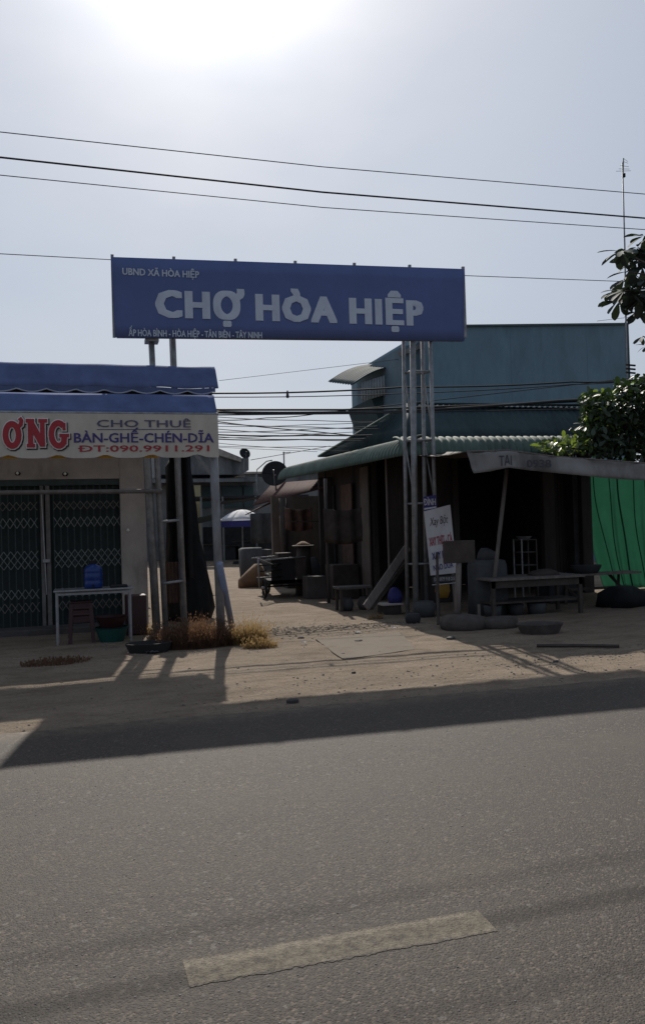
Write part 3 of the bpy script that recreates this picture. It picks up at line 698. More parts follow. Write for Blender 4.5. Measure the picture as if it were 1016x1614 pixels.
# black tray
g = gnd(235, 1027); tray = MB()
tray.loft([(g.x, g.y, 0, .26, .17), (g.x, g.y, .12, .31, .21), (g.x, g.y, .125, .30, .20), (g.x, g.y, .03, .24, .15)], 24)
single('tray', tray, 'rubber', 'black plastic tray on the ground right of the table', 'tray', smooth=False)
# table with things
ta = gnd(91, 1014); tb_ = gnd(206, 1007); ty = 12.45
TX0, TX1, TZ = ta.x-.01, tb_.x+.02, .79
tab = thing('folding_table', 'narrow metal table carrying the blue water jug before the shop', 'table', ((TX0+TX1)/2, ty+.2, 0))
part('tabletop', MB().box((TX0-.02, ty-.02, TZ-.025), (TX1+.02, ty+.48, TZ)), 'aluminium', tab, bevel=.005)
for x in (TX0+.02, TX1-.02):
    for y in (ty+.02, ty+.44): part('leg', MB().bar((x, y, -.01), (x, y, TZ-.025), .028, .028), 'aluminium', tab)
for y in (ty+.02, ty+.44): part('rail', MB().bar((TX0+.03, y, TZ-.06), (TX1-.03, y, TZ-.06), .02, .03), 'aluminium', tab)
jx = at(147, 900, ty+.2).x; jy = ty+.2
jug = thing('water_jug', 'blue plastic water jug standing on the metal table', 'jug', (jx, jy, TZ))
part('body', MB().loft([(jx, jy, TZ+z, r, r) for z, r in ((0, .115), (.02, .135), (.10, .135), (.115, .128), (.13, .135), (.21, .135), (.225, .128), (.24, .135), (.28, .13), (.33, .10), (.345, .045), (.36, .04))], 28), 'jug', jug, True)
part('cap', MB().loft([(jx, jy, TZ+z, r, r) for z, r in ((.36, .045), (.40, .045), (.405, .03))], 16), 'black_metal', jug)
part('tap', MB().tube([(jx, jy-.13, TZ+.05), (jx, jy-.18, TZ+.05), (jx, jy-.18, TZ+.02)], .012, 8), 'black_metal', jug)
single('tray', MB().box((TX1-.30, ty+.05, TZ), (TX1-.05, ty+.35, TZ+.03)), 'black_metal', 'dark flat tray on the right end of metal table', 'tray', bevel=.006)
# under the table: red plastic stools, green basin
def stool(x, y, z, label):
    s = thing('plastic_stool', label, 'stool', (x, y, z), 'stacked stools under the table')
    part('seat', MB().box((x-.15, y-.15, z+.40), (x+.15, y+.15, z+.43)), 'red_plastic', s, bevel=.012)
    for a in (-1, 1):
        for b in (-1, 1): part('leg', MB().bar((x+a*.165, y+b*.165, z), (x+a*.135, y+b*.135, z+.40), .05, .03), 'red_plastic', s)
    part('apron', MB().box((x-.14, y-.145, z+.30), (x+.14, y-.13, z+.40)), 'red_plastic', s)
sx0 = at(128, 950, ty+.3).x
for k, lb in enumerate(('dark red stool, lowest of the stack under the table', 'dark red stool, middle of the stack under the table', 'dark red stool, topmost of the stack under the table')): stool(sx0, ty+.28, .09*k, lb)
gx = at(176, 980, ty+.15).x
single('basin', MB().loft([(gx, ty+.15, 0.0, .17, .17), (gx, ty+.15, .20, .24, .24), (gx, ty+.15, .215, .26, .26), (gx, ty+.15, .215, .235, .235), (gx, ty+.15, .03, .16, .16)], 28), 'green_plastic', 'green plastic basin on the ground under the table', 'basin', smooth=False)
single('basin', MB().loft([(gx, ty+.16, .205, .15, .15), (gx, ty+.16, .36, .235, .235), (gx, ty+.16, .37, .25, .25), (gx, ty+.16, .36, .22, .22), (gx, ty+.16, .22, .14, .14)], 28), 'red_plastic', 'dark red basin nested on the green basin', 'basin')
rx_ = at(214, 950, 13.2).x
single('crate', MB().box((rx_-.16, 13.1, 0), (rx_+.16, 13.4, .62)), 'red_plastic', 'dark red crate stack against the shop corner wall', 'crate', bevel=.02)

# ================================================================== GREEN HOUSE ON THE RIGHT
house = thing('market_house', 'green roofed market house open to the street on the right', 'house', (9, 16, 0))
EX, EYf, EZ0, EZ1 = 5.36, 13.5, 2.80, 3.14
HX1 = 10.9
# main roof: front slope and alley side slope
RYY = 14.98; RR = at(641, 640, RYY); rid = Vector((RR.x, RYY, RR.z)); ridR = Vector((HX1, RYY, RR.z+.02))
A = Vector((EX+.42, EYf+.70, EZ1+.03)); Bk = atX(500, 719, EX-.05)
front = MB(); corr(front, A, (HX1, EYf+.70, EZ1+.03), ridR, rid, .145, .009, 3); part('roof', front, 'green_roof', house, True, solid=.004)
side = MB(); corr(side, (EX+.0, Bk.y, Bk.z-.02), A, rid, rid+Vector((.0, .02, .005)), .145, .014, 3); part('roof', side, 'green_roof', house, True, solid=.004)
back = MB(); back.quad((EX+.0, Bk.y, Bk.z-.02), (HX1, Bk.y, Bk.z-.02), (HX1, RYY+.02, rid.z+.03), rid+Vector((0, .02, .0))); part('roof', back, 'green_roof', house, solid=.01)
part('hip_flashing', MB().tube([A+Vector((0, 0, .03)), rid+Vector((0, 0, .03))], .035, 6), 'green_roof', house, True)
part('hip_flashing', MB().tube([(EX-.02, Bk.y, Bk.z), rid+Vector((0, 0, .03))], .03, 6), 'green_skirt', house, True)
part('ridge_cap', MB().bar(rid+Vector((0, 0, .045)), ridR+Vector((0, 0, .045)), .22, .02), 'green_roof', house)
rf = MB(); x = rid.x+.05
while x < HX1-.1: rf.prism([(x, RYY-.12, rid.z-.01), (x+.045, RYY-.12, rid.z+.022), (x+.07, RYY-.12, rid.z-.01)], (0, .02, 0)); x += .125
part('ridge_glints', rf, 'glint', house)  # pale teeth painting the row of light glints along the ridge
# curved skirts
def skirt(P0, P1, inward, pitch=.145, rad=(.46, .36), zc=None):
    mb = MB(); P0 = Vector(P0); P1 = Vector(P1); Lg = (P1-P0).length; nu = int(Lg/pitch*6); inward = Vector(inward)
    def fn(u, v):
        th = math.pi/2*v; p = P0.lerp(P1, u); r_ = 1+.075*math.sin(u*Lg/pitch*2*math.pi)
        return p+inward*(rad[0]*(1-math.cos(th)*r_))+Vector((0, 0, rad[1]*math.sin(th)*r_))
    mb.grid(fn, nu, 8); return mb
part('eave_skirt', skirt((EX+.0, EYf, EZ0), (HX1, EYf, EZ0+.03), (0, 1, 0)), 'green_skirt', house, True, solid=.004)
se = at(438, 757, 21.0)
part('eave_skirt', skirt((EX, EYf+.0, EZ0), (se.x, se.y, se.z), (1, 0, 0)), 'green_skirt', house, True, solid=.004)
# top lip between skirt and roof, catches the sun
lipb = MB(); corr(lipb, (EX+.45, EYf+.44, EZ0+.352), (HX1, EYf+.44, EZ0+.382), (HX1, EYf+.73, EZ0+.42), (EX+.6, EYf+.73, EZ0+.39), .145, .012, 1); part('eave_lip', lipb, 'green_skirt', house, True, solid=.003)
# structure under the roof
HY = 15.3
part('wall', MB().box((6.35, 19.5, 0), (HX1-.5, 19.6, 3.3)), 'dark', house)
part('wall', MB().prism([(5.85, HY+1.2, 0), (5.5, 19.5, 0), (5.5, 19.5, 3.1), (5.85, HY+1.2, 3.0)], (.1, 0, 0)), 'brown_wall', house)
y_ = HY+1.25; k = 0
while y_ < 19.3:
    wd = random.uniform(.25, 1.0); o_ = random.uniform(0, .05); part('side_board', MB().box((5.80-(y_-HY-1.2)*.117-o_, y_, random.uniform(0, .2)), (5.83-(y_-HY-1.2)*.117-o_, y_+wd-.03, random.uniform(2.2, 2.95))), ('brown_wall', 'tan_wall', 'dark', 'plaster_dark', 'rust')[(k*3+1) % 5], house); y_ += wd+random.choice((0, 0, .25)); k += 1
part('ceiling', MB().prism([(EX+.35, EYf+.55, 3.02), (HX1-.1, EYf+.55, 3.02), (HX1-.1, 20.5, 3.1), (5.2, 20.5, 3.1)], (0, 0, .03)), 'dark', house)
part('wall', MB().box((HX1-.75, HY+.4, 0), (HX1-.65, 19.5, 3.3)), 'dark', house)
for x0, x1, m_ in ((512, 545, 'brown_wall'), (545, 577, 'dark')):
    a = at(x0, 760, 19.0); b = at(x1, 760, 19.0); part('wall_panel', MB().box((a.x, 19.0, 0), (b.x, 19.1, 3.25)), m_, house)
for px, w_, yy, m_ in ((584, .16, 16.9, 'plaster_dark'), ):
    a = at(px, 860, yy); part('column', MB().box((a.x-w_/2, yy, 0), (a.x+w_/2, yy+.18, 3.2)), m_, house, bevel=.01)
# slatted shutter panel with vertical ribs
a = at(609, 730, 15.2); b = at(640, 880, 15.2)
spn = part('slatted_panel', MB().box((a.x, 15.22, .75), (b.x+.1, 15.25, 2.95)), 'wood_dark', house)
k = 0; x = a.x
while x < b.x+.1:
    part('slat', MB().box((x, 15.2, .75), (x+.022, 15.219, 2.95)), 'brown_wall', spn); x += .045
part('panel_edge', MB().box((a.x-.025, 15.18, .70), (a.x-.005, 15.24, 2.95)), 'wood', house)
a = at(668, 730, 15.2); b = at(722, 980, 15.2)
part('wall_panel', MB().box((a.x-.1, 15.3, 0), (b.x, 15.36, 3.2)), 'brown_wall', house)
part('column', MB().box((b.x-.02, 15.2, 0), (b.x+.10, 15.36, 3.2)), 'brown_wall', house, bevel=.01)
for px0, px1, yy, m_ in ((856, 874, 15.6, 'brown_wall'), (916, 932, 15.6, 'brown_wall')):
    a = at(px0, 800, yy); b = at(px1, 800, yy); part('column', MB().box((a.x, yy, 0), (b.x, yy+.15, 3.2)), m_, house, bevel=.01)
a = at(874, 800, 16); b = at(918, 800, 16)
for k in range(9):
    xx = a.x+(b.x-a.x)*k/9; part('board', MB().box((xx, 16.0, .2), (xx+(b.x-a.x)/9-.01, 16.03, 2.9)), 'brown_wall', house)
# leaning poles in the open front
def pole(px0, py0, px1, py1, Y, r, m, label, cat='pole'):
    a = at(px0, py0, Y); b = at(px1, py1, Y); single('pole', MB().tube([a, b], r, 8), m, label, cat, smooth=True)
a = at(798, 740, 12.6); b = at(783, 872, 12.6); bb = a.lerp(b, (a.z+.02)/(a.z-b.z))
single('pole', MB().tube([a, bb], .035, 8), 'wood', 'slanting wooden pole holding up the middle of tarp awning', 'pole', smooth=True)
# the tall teal building behind
tb2 = thing('teal_building', 'tall teal metal clad building rising behind the green roof', 'building', (12, 21, 0))
WY = 27.0; KS = WY/19.8
w0 = at(676, 520, WY); w1 = at(987, 510, WY); WT = w1.z
part('front_wall', MB().prism([(w0.x, WY, 0), (w1.x, WY, 0), (w1.x, WY, w1.z-.05), (w0.x, WY, w0.z+.09)], (0, 9, 0)), 'green_wall', tb2)
tx = w0.x
while tx < w1.x-.5:
    tx += 3.2; part('panel_seam', MB().box((tx-.006, WY-.006, 3.5), (tx+.006, WY+.001, w0.z-.1)), 'green_wall', tb2)
part('coping', MB().bar((w0.x-.03, WY-.03, w0.z+.12), (w1.x+.04, WY-.03, w1.z-.02), .12, .07), 'teal_shutter', tb2)
part('corner_trim', MB().box((w1.x+.001, WY-.02, 3), (w1.x+.06, WY+.1, w1.z-.05)), 'teal_shutter', tb2)
s0 = at(630, 548, 27.82); s1 = at(630, 575, 27.82)
part('side_wing', MB().prism([(s0.x, 27.82, 0), (w0.x+.2, 27.82, 0), (w0.x+.2, 27.82, at(676, 536, 27.82).z), (s0.x, 27.82, s0.z)], (0, 5, 0)), 'green_wall_side', tb2)
a = at(629, 564, 27.68); b = at(678, 546, 27.68); part('wing_cap', MB().bar((a.x, 27.72, a.z+.14), (b.x, 27.72, b.z+.14), .10, .16), 'old_concrete', tb2)
# alley porch: arched sheet, fringe sheet and wall
p0 = at(634, 577, 29.32); p1 = at(556, 609, 29.32)
pr = MB(); pr.grid(lambda u, v: Vector(p0).lerp(Vector(p1), v)+Vector((0, u*3.2, .68*u+.22*math.sin(v*math.pi*.9)+.03*math.sin(u*60))), 60, 10)
part('porch_roof', pr, 'green_roof', tb2, True, solid=.03)
f0 = at(630, 584, 29.45); f1 = at(569, 603, 29.45); f2 = at(569, 633, 29.45); f3 = at(632, 615, 29.45)
fr = MB(); corr(fr, f1, f0, f3, f2, .12, .03, 2); part('fringe_sheet', fr, 'fringe', tb2, True, solid=.004, label='pale corrugated drop sheet under porch roof')
v = [at(585, 628, 29.73), at(640, 605, 29.73), at(640, 690, 29.73), at(606, 690, 29.73)]
part('porch_wall', MB().prism(v, (0, 3, 0)), 'green_roof', tb2)

# market stall with the red roof along the alley
stall = thing('alley_stall', 'brown alley stall with rusty red corrugated roof beside green house', 'stall', (6, 22, 0))
rrf = MB(); corr(rrf, at(398, 797, 30), at(508, 770, 18.2), at(508, 756, 19.6), at(430, 762, 30), .16, .02, 2); part('roof', rrf, 'red_roof', stall, True, solid=.005)
rr2 = MB(); corr(rr2, at(386, 812, 32), at(430, 790, 26), at(452, 784, 27), at(408, 800, 33), .16, .02, 2); part('lower_roof', rr2, 'red_roof', stall, True, solid=.005)
a = at(428, 790, 22); b = at(505, 800, 22)
part('wall', MB().box((a.x, 22, 0), (b.x, 22.15, 2.45)), 'tan_wall', stall)
part('side_wall', MB().box((b.x, 19.4, 0), (b.x+.12, 22, 2.5)), 'dark', stall)
p = at(447, 850, 21.9); part('drain_pipe', MB().tube([(p.x, 21.9, 0), (p.x, 21.9, 2.4)], .10, 10), 'wood_dark', stall, True)
p = at(505, 850, 18.6); part('wall_panel', MB().box((p.x, 18.6, 0), (p.x+1.6, 18.7, 2.75)), 'brown_wall', stall)
p = gnd(518, 950); part('post', MB().tube([(p.x, p.y, -.02), (p.x, p.y, 2.6)], .035, 8), 'plaster_dark', stall, True)
p = at(455, 822, 19.2); p2 = at(520, 822, 19.2); part('rail', MB().bar(p, p2, .03, .03), 'wood_dark', stall)
a = at(395, 830, 27); b = at(430, 830, 27)
part('hanging_sheet', MB().grid(lambda u, v: (a.x+(b.x-a.x)*u, 27+.08*math.sin(u*12), 2.1-1.0*v), 16, 4), 'cloth_grey', stall, True, solid=.01)

# ------- tarp awning at the right
TY = 11.7
tarp = thing('tarp_awning', 'sagging grey tarpaulin awning with faded print over the right stall', 'awning', (8, 12.4, 0))
top = [(735, 712), (770, 712.5), (800, 710.5), (830, 714), (870, 720), (920, 722), (970, 727), (1016, 731), (1100, 738)]
bot = [(746, 746), (772, 743), (800, 737), (830, 741), (870, 745), (920, 750), (970, 755), (1016, 757), (1100, 764)]
def interp(l_, u):
    t = u*(len(l_)-1); i = min(int(t), len(l_)-2); k = t-i; return (l_[i][0]*(1-k)+l_[i+1][0]*k, l_[i][1]*(1-k)+l_[i+1][1]*k)
def tfn(u, v):
    a = interp(top, u); b = interp(bot, u); y = TY+.05*math.sin(u*19)-.04*v
    p = at(a[0]*(1-v)+b[0]*v, a[1]*(1-v)+b[1]*v, y); return (p.x, y+.03*noise.noise(Vector((u*9, v*2, 0))), p.z)
vl = part('valance', MB().grid(tfn, 60, 6), 'tarp_grey', tarp, True, solid=.006)
def tfn2(u, v):
    a = interp(top, u); p = at(a[0], a[1], TY+.05*math.sin(u*19)); return (p.x-.0*v, p.y+3.2*v, p.z+.38*v-.12*math.sin(math.pi*v)+.03*math.sin(u*30)*v*(1-v)*4)
part('sheet', MB().grid(tfn2, 60, 14), 'brown_tarp', tarp, True, solid=.006)
def tfn3(u, v):
    a = at(735, 712, TY); b = at(676, 722, 14.0); c = Vector((6.6, 15.0, 3.0)); return a.lerp(b, u).lerp(c, v)
part('side_flap', MB().grid(tfn3, 6, 6), 'brown_tarp', tarp, True, solid=.006)
part('edge_rope', MB().tube([at(735, 711.5, TY-.02), at(800, 709.5, TY-.02), at(870, 719, TY-.02), at(1016, 730, TY-.02)], .012, 6), 'wood', tarp)
text('lettering', 'TẠI', 'tarp_text', vl, 786, 806, 734, 17, TY-.09, .02)
text('lettering', '0938', 'tarp_text', vl, 829, 868, 737, 13, TY-.09, .03)
for px in (1040,):
    a = at(px, 732, TY+.1); part('post', MB().tube([(a.x, TY+.1, -.02), (a.x, TY+.1, a.z)], .04, 8), 'wood', tarp, True)
a = at(742, 715, TY+.1); 
# ------- green shade cloth, sun behind it
n0 = (at(924, 755, 15.8).x)
def net(u, v):
    y0 = 15.9; x = n0+2.6*u+.45*(v**2)*(1-u); return (x, y0-.5*v*0+.07*math.sin(u*21+v*2)+.05*math.sin(u*47)*v, .02+2.75*(1-v))
nt_ = thing('shade_cloth', 'bright green shade cloth hanging behind the right stall', 'shade cloth', (n0+1.3, 15.9, 0))
part('cloth', MB().grid(net, 110, 24), 'net', nt_, True, solid=.003)
for u in (.10, .21, .34, .46, .60, .8):
    part('seam', MB().tube([Vector(net(u+.008*math.sin(v*7+u*30), v))+Vector((0, -.02, 0)) for v in lin(0, 1, 16)], .011 if u != .34 else .018, 5), 'net_seam', nt_)
nb = MB(); nb.grid(lambda u, v: (n0+2.5+.02, 15.9-u*2.6, .05+2.6*(1-v)), 4, 4); part('side_cloth', nb, 'net', nt_, True, solid=.003)
# ------- boards and stall goods
def board(px, Y, t): return [at(x, y, Y) for x, y in px], t
pts = [at(x, y, 13.15) for x, y in ((668, 806), (709, 795.5), (719.5, 903), (678.5, 907))]
sb = thing('sign_board', 'white hand painted menu board leaning beside the right gate tower', 'sign', ((pts[2].x+pts[3].x)/2, 13.15, 0))
bd = part('panel', MB().prism(pts, (0, .02, 0)), 'board_white', sb)
part('stand_leg', MB().tube([pts[3].lerp(pts[2], .3)+Vector((0, .04, .4)), gnd(690, 985)*1.0], .022, 6), 'wood_dark', sb)
part('stand_leg', MB().tube([pts[3].lerp(pts[2], .85)+Vector((0, .04, .4)), Vector((pts[2].x-.02, 13.2, 0))], .03, 6), 'wood', sb)
def btext(s, m, x0, x1, yb, cap, off=0, shear=0, rot=.14):
    o = text('lettering', s, m, bd, x0, x1, yb, cap, 13.145, off, shear, slope=0)
    a = at(x0, yb, 13.145)-ORG[bd]; mn = a.x
    for v_ in o.data.vertices:
        dx = v_.co.x-mn; dz = v_.co.z-a.z; v_.co.z += dx*rot; v_.co.x -= dz*.10
btext('Xay Bột', 'dark_outline', 677, 706, 829, 13, .0, .35)
btext('XAY THỊT - CÁ', 'red_print', 677, 713, 861, 14, .02)
btext('XAY RAU', 'blue_print', 681, 710, 882.5, 12, .02)
btext('NẠO DỪA', 'blue_print', 683, 714, 900, 9.5, .015)
pp = [at(x, y, 13.16) for x, y in ((681, 909.5), (718, 906.5), (718.5, 915.5), (682, 919))]
gp = part('phone_strip', MB().prism(pp, (0, .01, 0)), 'cloth_grey', sb); part('strip_rule', MB().bar(pp[3]+Vector((-.02, -.01, -.03)), pp[2]+Vector((.02, -.01, -.03)), .012, .012), 'board_white', sb)
o = text('lettering', 'ĐT: 0979 918 203', 'board_white', sb, 684, 716, 916, 6, 13.155, .0)
bp = [at(x, y, 13.18) for x, y in ((667, 783), (687, 780), (688, 806), (668, 806))]
bs = thing('shop_plate', 'small blue plate with white letters above the menu board', 'sign', ((bp[0].x+bp[1].x)/2, 13.18, bp[3].z))
bpl = part('panel', MB().prism(bp, (0, .02, 0)), 'blue_print', bs)
text('lettering', 'ĐÌNH', 'board_white', bs, 668, 686, 796.5, 11, 13.17, .02)
part('stripe', MB().prism([at(668, 801, 13.17), at(687, 798, 13.17), at(687, 800.5, 13.17), at(668, 803.5, 13.17)], (0, .003, 0)), 'board_white', bs)
# small board on a post set in a round stone base
gb_ = gnd(727, 996); BY = gb_.y+.35
sp = thing('post_sign', 'blank dark board on a pale post set in round concrete base', 'sign', (at(725, 990, BY).x, BY, 0))
a = at(697, 853, BY); b = at(748, 886, BY); part('board', MB().box((a.x, BY-.02, b.z), (b.x, BY+.01, a.z)), 'wood_dark', sp, bevel=.006)
t_ = at(724, 880, BY); f_ = at(721, 978, BY); part('post', MB().tube([(t_.x, BY+.03, t_.z), (f_.x, BY+.03, .12)], .042, 10, .05), 'wood', sp, True)
part('base', MB().loft([(f_.x+.08, BY, -.02, .36, .28), (f_.x+.08, BY, .10, .38, .28), (f_.x+.07, BY, .18, .32, .22), (f_.x, BY, .22, .16, .12)], 28, .14, 1.5, 5), 'stone', sp, True)
c = at(788, 975, BY-.1)
single('stone_block', MB().loft([(c.x-.02, BY-.1, -.02, .30, .24), (c.x-.02, BY-.1, .12, .30, .22), (c.x, BY-.1, .15, .22, .16)], 20, .12, 2, 8), 'stone', 'low grey block right of the round concrete base', 'block', smooth=True)
single('stake', MB().tube([(c.x-.28, BY+.05, 0), (c.x-.28, BY+.05, .34)], .022, 6), 'wood', 'short stake standing behind the low grey block', 'stake')
# low curb-like pieces
g = gnd(865, 1000)
single('basin', MB().loft([(g.x, g.y+.25, 0, .28, .22), (g.x, g.y+.25, .10, .33, .26), (g.x, g.y+.25, .13, .345, .27), (g.x, g.y+.25, .12, .31, .24), (g.x, g.y+.25, .03, .26, .2)], 26), 'stone', 'wide pale shallow basin on the ground under the stall table', 'basin', smooth=False)
a = gnd(845, 1020); b = gnd(975, 1021)
single('stick', MB().tube([(a.x, a.y, .02), ((a.x+b.x)/2, (a.y+b.y)/2, .025), (b.x, b.y, .02)], .022, 6), 'wood_dark', 'long dark stick lying on the ground before the right stall', 'stick')
# big low table
Yt = 12.3; a = at(773, 915, Yt); b = at(922, 915, Yt)
tt = thing('stall_table', 'long low dark table in the middle of the right stall', 'table', ((a.x+b.x)/2, Yt+.4, 0))
part('tabletop', MB().box((a.x, Yt, a.z-.02), (b.x, Yt+.85, a.z+.02)), 'wood', tt, bevel=.006)
part('skirt_board', MB().box((a.x+.04, Yt+.04, a.z-.14), (b.x-.04, Yt+.06, a.z-.02)), 'wood_dark', tt)
for x in (a.x+.07, b.x-.07):
    for y in (Yt+.07, Yt+.78): part('leg', MB().bar((x, y, -.01), (x, y, a.z-.02), .06, .06), 'wood_dark', tt)
part('shelf', MB().box((a.x+.05, Yt+.1, .22), (b.x-.05, Yt+.75, .25)), 'wood_dark', tt)
tz = a.z+.02
c = at(855, 905, Yt+.4)
single('produce_heap', MB().loft([(c.x, Yt+.4, tz, .28, .2), (c.x, Yt+.4, tz+.06, .22, .16), (c.x+.03, Yt+.4, tz+.10, .1, .08)], 20, .3, 3, 4), 'brown_tarp', 'low dark heap of goods on the long stall table', 'goods', smooth=True)
c = at(770, 960, Yt+.2)
for k, (dx, s, mt, lb) in enumerate(((.12, .16, 'cloth_grey', 'grey bundle below the left end of the stall table'), (.55, .14, 'dark', 'dark pot beneath the middle of the stall table'), (.95, .17, 'cloth_grey', 'grey bucket beneath the right half of stall table'))):
    single('bucket' if k else 'bundle', MB().loft([(c.x+dx, Yt+.3, 0, s*.8, s*.8), (c.x+dx, Yt+.3, .18, s, s), (c.x+dx, Yt+.3, .19, s*.85, s*.85)], 18, .08 if k == 0 else 0, 2, k), mt, lb, 'bucket' if k else 'bundle', smooth=True)
# cloth covered stack left of table
l_ = at(744, 930, 12.9); r_ = at(800, 930, 12.9); zt = at(770, 882, 12.9).z
single('covered_counter', MB().loft([((l_.x+r_.x)/2, 13.0, z, (r_.x-l_.x)/2*k, .3*k) for z, k in ((-.01, 1.04), (.4, 1.02), (zt-.1, 1), (zt-.02, .93), (zt, .7))], 40, .10, 3, 1), 'cloth_grey', 'grey cloth draped counter behind the post sign', 'counter', smooth=True)
single('bundle', MB().loft([(l_.x+.35, 13.0, zt-.01, .2, .15), (l_.x+.35, 13.0, zt+.12, .17, .13), (l_.x+.3, 13.0, zt+.2, .06, .05)], 18, .25, 2, 6), 'cloth_grey', 'crumpled grey bundle on top of the cloth draped counter', 'bundle', smooth=True)
# wire rack
Yr = 13.6; a = at(821, 850, Yr); b = at(846, 905, Yr)
rk = thing('wire_rack', 'small metal shelf rack standing behind the stall table', 'rack', ((a.x+b.x)/2, Yr, 0))
for x in (a.x, b.x):
    for y in (Yr, Yr+.3): part('upright', MB().bar((x, y, 0), (x, y, a.z), .02, .02), 'plaster_dark' if x > a.x else 'steel', rk)
for z in (a.z-.01, a.z-.24, a.z-.48, .5): part('shelf', MB().box((a.x, Yr, z-.01), (b.x, Yr+.3, z+.005)), 'plaster_dark', rk)
part('drying_pan', MB().loft([(a.x+.14, Yr+.15, a.z, .10, .10), (a.x+.14, Yr+.15, a.z+.05, .15, .13)], 16), 'aluminium', rk)
# right bench-table with crossed legs in front of the cloth
Yb = 13.9; a = at(880, 907, Yb); b = at(1000, 905, Yb)
bt = thing('trestle_table', 'narrow trestle table with crossed legs before green cloth', 'table', ((a.x+b.x)/2, Yb, 0))
part('tabletop', MB().box((a.x, Yb-.2, a.z-.02), (b.x, Yb+.25, a.z+.015)), 'wood', bt, bevel=.004)
for xc in (b.x-.35, a.x+.2):
    for s_ in (-1, 1): part('leg', MB().bar((xc-.17*s_, Yb-.16, -.01), (xc+.12*s_, Yb+.2, a.z-.02), .05, .05), 'wood_dark', bt)
part('stretcher', MB().bar((a.x+.2, Yb, .25), (b.x-.35, Yb, .25), .03, .05), 'wood_dark', bt)
c = at(925, 890, Yb)
single('basket', MB().loft([(c.x, Yb+.05, a.z+.015, .24, .16), (c.x, Yb+.05, a.z+.14, .33, .2), (c.x, Yb+.05, a.z+.17, .33, .2), (c.x, Yb+.05, a.z+.16, .1, .1)], 20, .06, 3, 2), 'dark', 'dark heaped basket on the trestle table before green cloth', 'basket', smooth=True)
single('cabinet', MB().box((a.x-.15, Yb+.1, 0), (a.x+.55, Yb+.6, a.z-.08)), 'dark', 'dark low cabinet under left end of the trestle table', 'cabinet', bevel=.01)
g = gnd(1010, 960)
single('boulder', MB().loft([(g.x+.05, g.y+.6, 0, .45, .35), (g.x+.05, g.y+.6, .25, .4, .3), (g.x+.05, g.y+.6, .36, .2, .15)], 18, .4, 2, 9), 'black_tarp', 'dark covered lump on the ground before green cloth', 'bundle', smooth=True)
# ------- things between tower and alley
a = at(587, 942, 13.6); b = at(642, 862, 14.2); d = (a-b).normalized(); a = a+d*.25
single('plank', MB().bar(a, b, .14, .04, (0, 1, 0)), 'wood', 'broad grey plank leaning against the right gate tower', 'plank', bevel=.004)
single('plank', MB().bar(a+Vector((.12, .05, -.02)), b+Vector((.05, .12, -.25)), .07, .03, (0, 1, 0)), 'wood_dark', 'narrow darker plank leaning below the broad plank', 'plank')
Yl = 14.9; a = at(530, 925, Yl); b = at(583, 925, Yl)
lb = thing('low_bench', 'low grey stool bench at the alley corner left of planks', 'bench', ((a.x+b.x)/2, Yl, 0))
part('seat', MB().box((a.x, Yl-.15, a.z-.05), (b.x, Yl+.25, a.z)), 'plaster_dark', lb, bevel=.01)
for x in (a.x+.06, b.x-.06):
    for y in (Yl-.1, Yl+.2): part('leg', MB().bar((x, y, 0), (x, y, a.z-.05), .05, .05), 'wood_dark', lb)
for k, (px, s, mt, lbx) in enumerate(((548, .13, 'cloth_grey', 'small grey pot under the low bench'), (574, .12, 'plaster_dark', 'round pale jar under the right end of low bench'))):
    c = at(px, 950, Yl-.05); single('pot', MB().loft([(c.x, Yl, 0, s*.7, s*.7), (c.x, Yl, .1, s, s), (c.x, Yl, .2, s*.8, s*.8), (c.x, Yl, .24, s*.6, s*.6)], 16), mt, lbx, 'pot', smooth=True)
a = at(600, 952, 13.9); b = at(632, 952, 13.9)
tbl = thing('step_stand', 'low stand with pale top at the foot of right gate tower', 'stand', ((a.x+b.x)/2, 13.9, 0))
part('top', MB().box((a.x, 13.8, a.z-.03), (b.x, 14.2, a.z)), 'plaster', tbl, bevel=.006); part('box', MB().box((a.x+.03, 13.83, 0), (b.x-.03, 14.17, a.z-.03)), 'brown_wall', tbl)
c = at(621, 930, 14.0)
single('bag', MB().loft([(c.x, 14.0, a.z, .13, .1), (c.x, 14.0, a.z+.12, .15, .12), (c.x, 14.0, a.z+.24, .09, .07), (c.x, 14.0, a.z+.28, .03, .03)], 18, .2, 2, 3), 'umb_blue', 'dark blue bag on the low stand beside the tower', 'bag', smooth=True)
for px, py, s, mt, lbx in ((680, 962, .2, 'cloth_grey', 'round dark pot standing right of the gate tower foot'), (662, 975, .13, 'dark', 'small black bucket at the foot of right gate tower')):
    c = gnd(px, py+12); single('pot', MB().loft([(c.x, c.y+.3, 0, s*.8, s*.8), (c.x, c.y+.3, s*.8, s, s), (c.x, c.y+.3, s*1.3, s*.8, s*.8)], 20), mt, lbx, 'pot', smooth=True)
c = at(697, 932, 14.3); single('bag', MB().loft([(c.x, 14.3, c.z-.12, .1, .08), (c.x, 14.3, c.z, .15, .1), (c.x, 14.3, c.z+.13, .14, .1)], 14, .2, 2, 5), 'yellow', 'dull yellow bag hanging under the menu board', 'bag', smooth=True)
# small weed at the corner
grass(592, 975, .14, .16, 160, 'small weed tuft at the edge of the house shade')

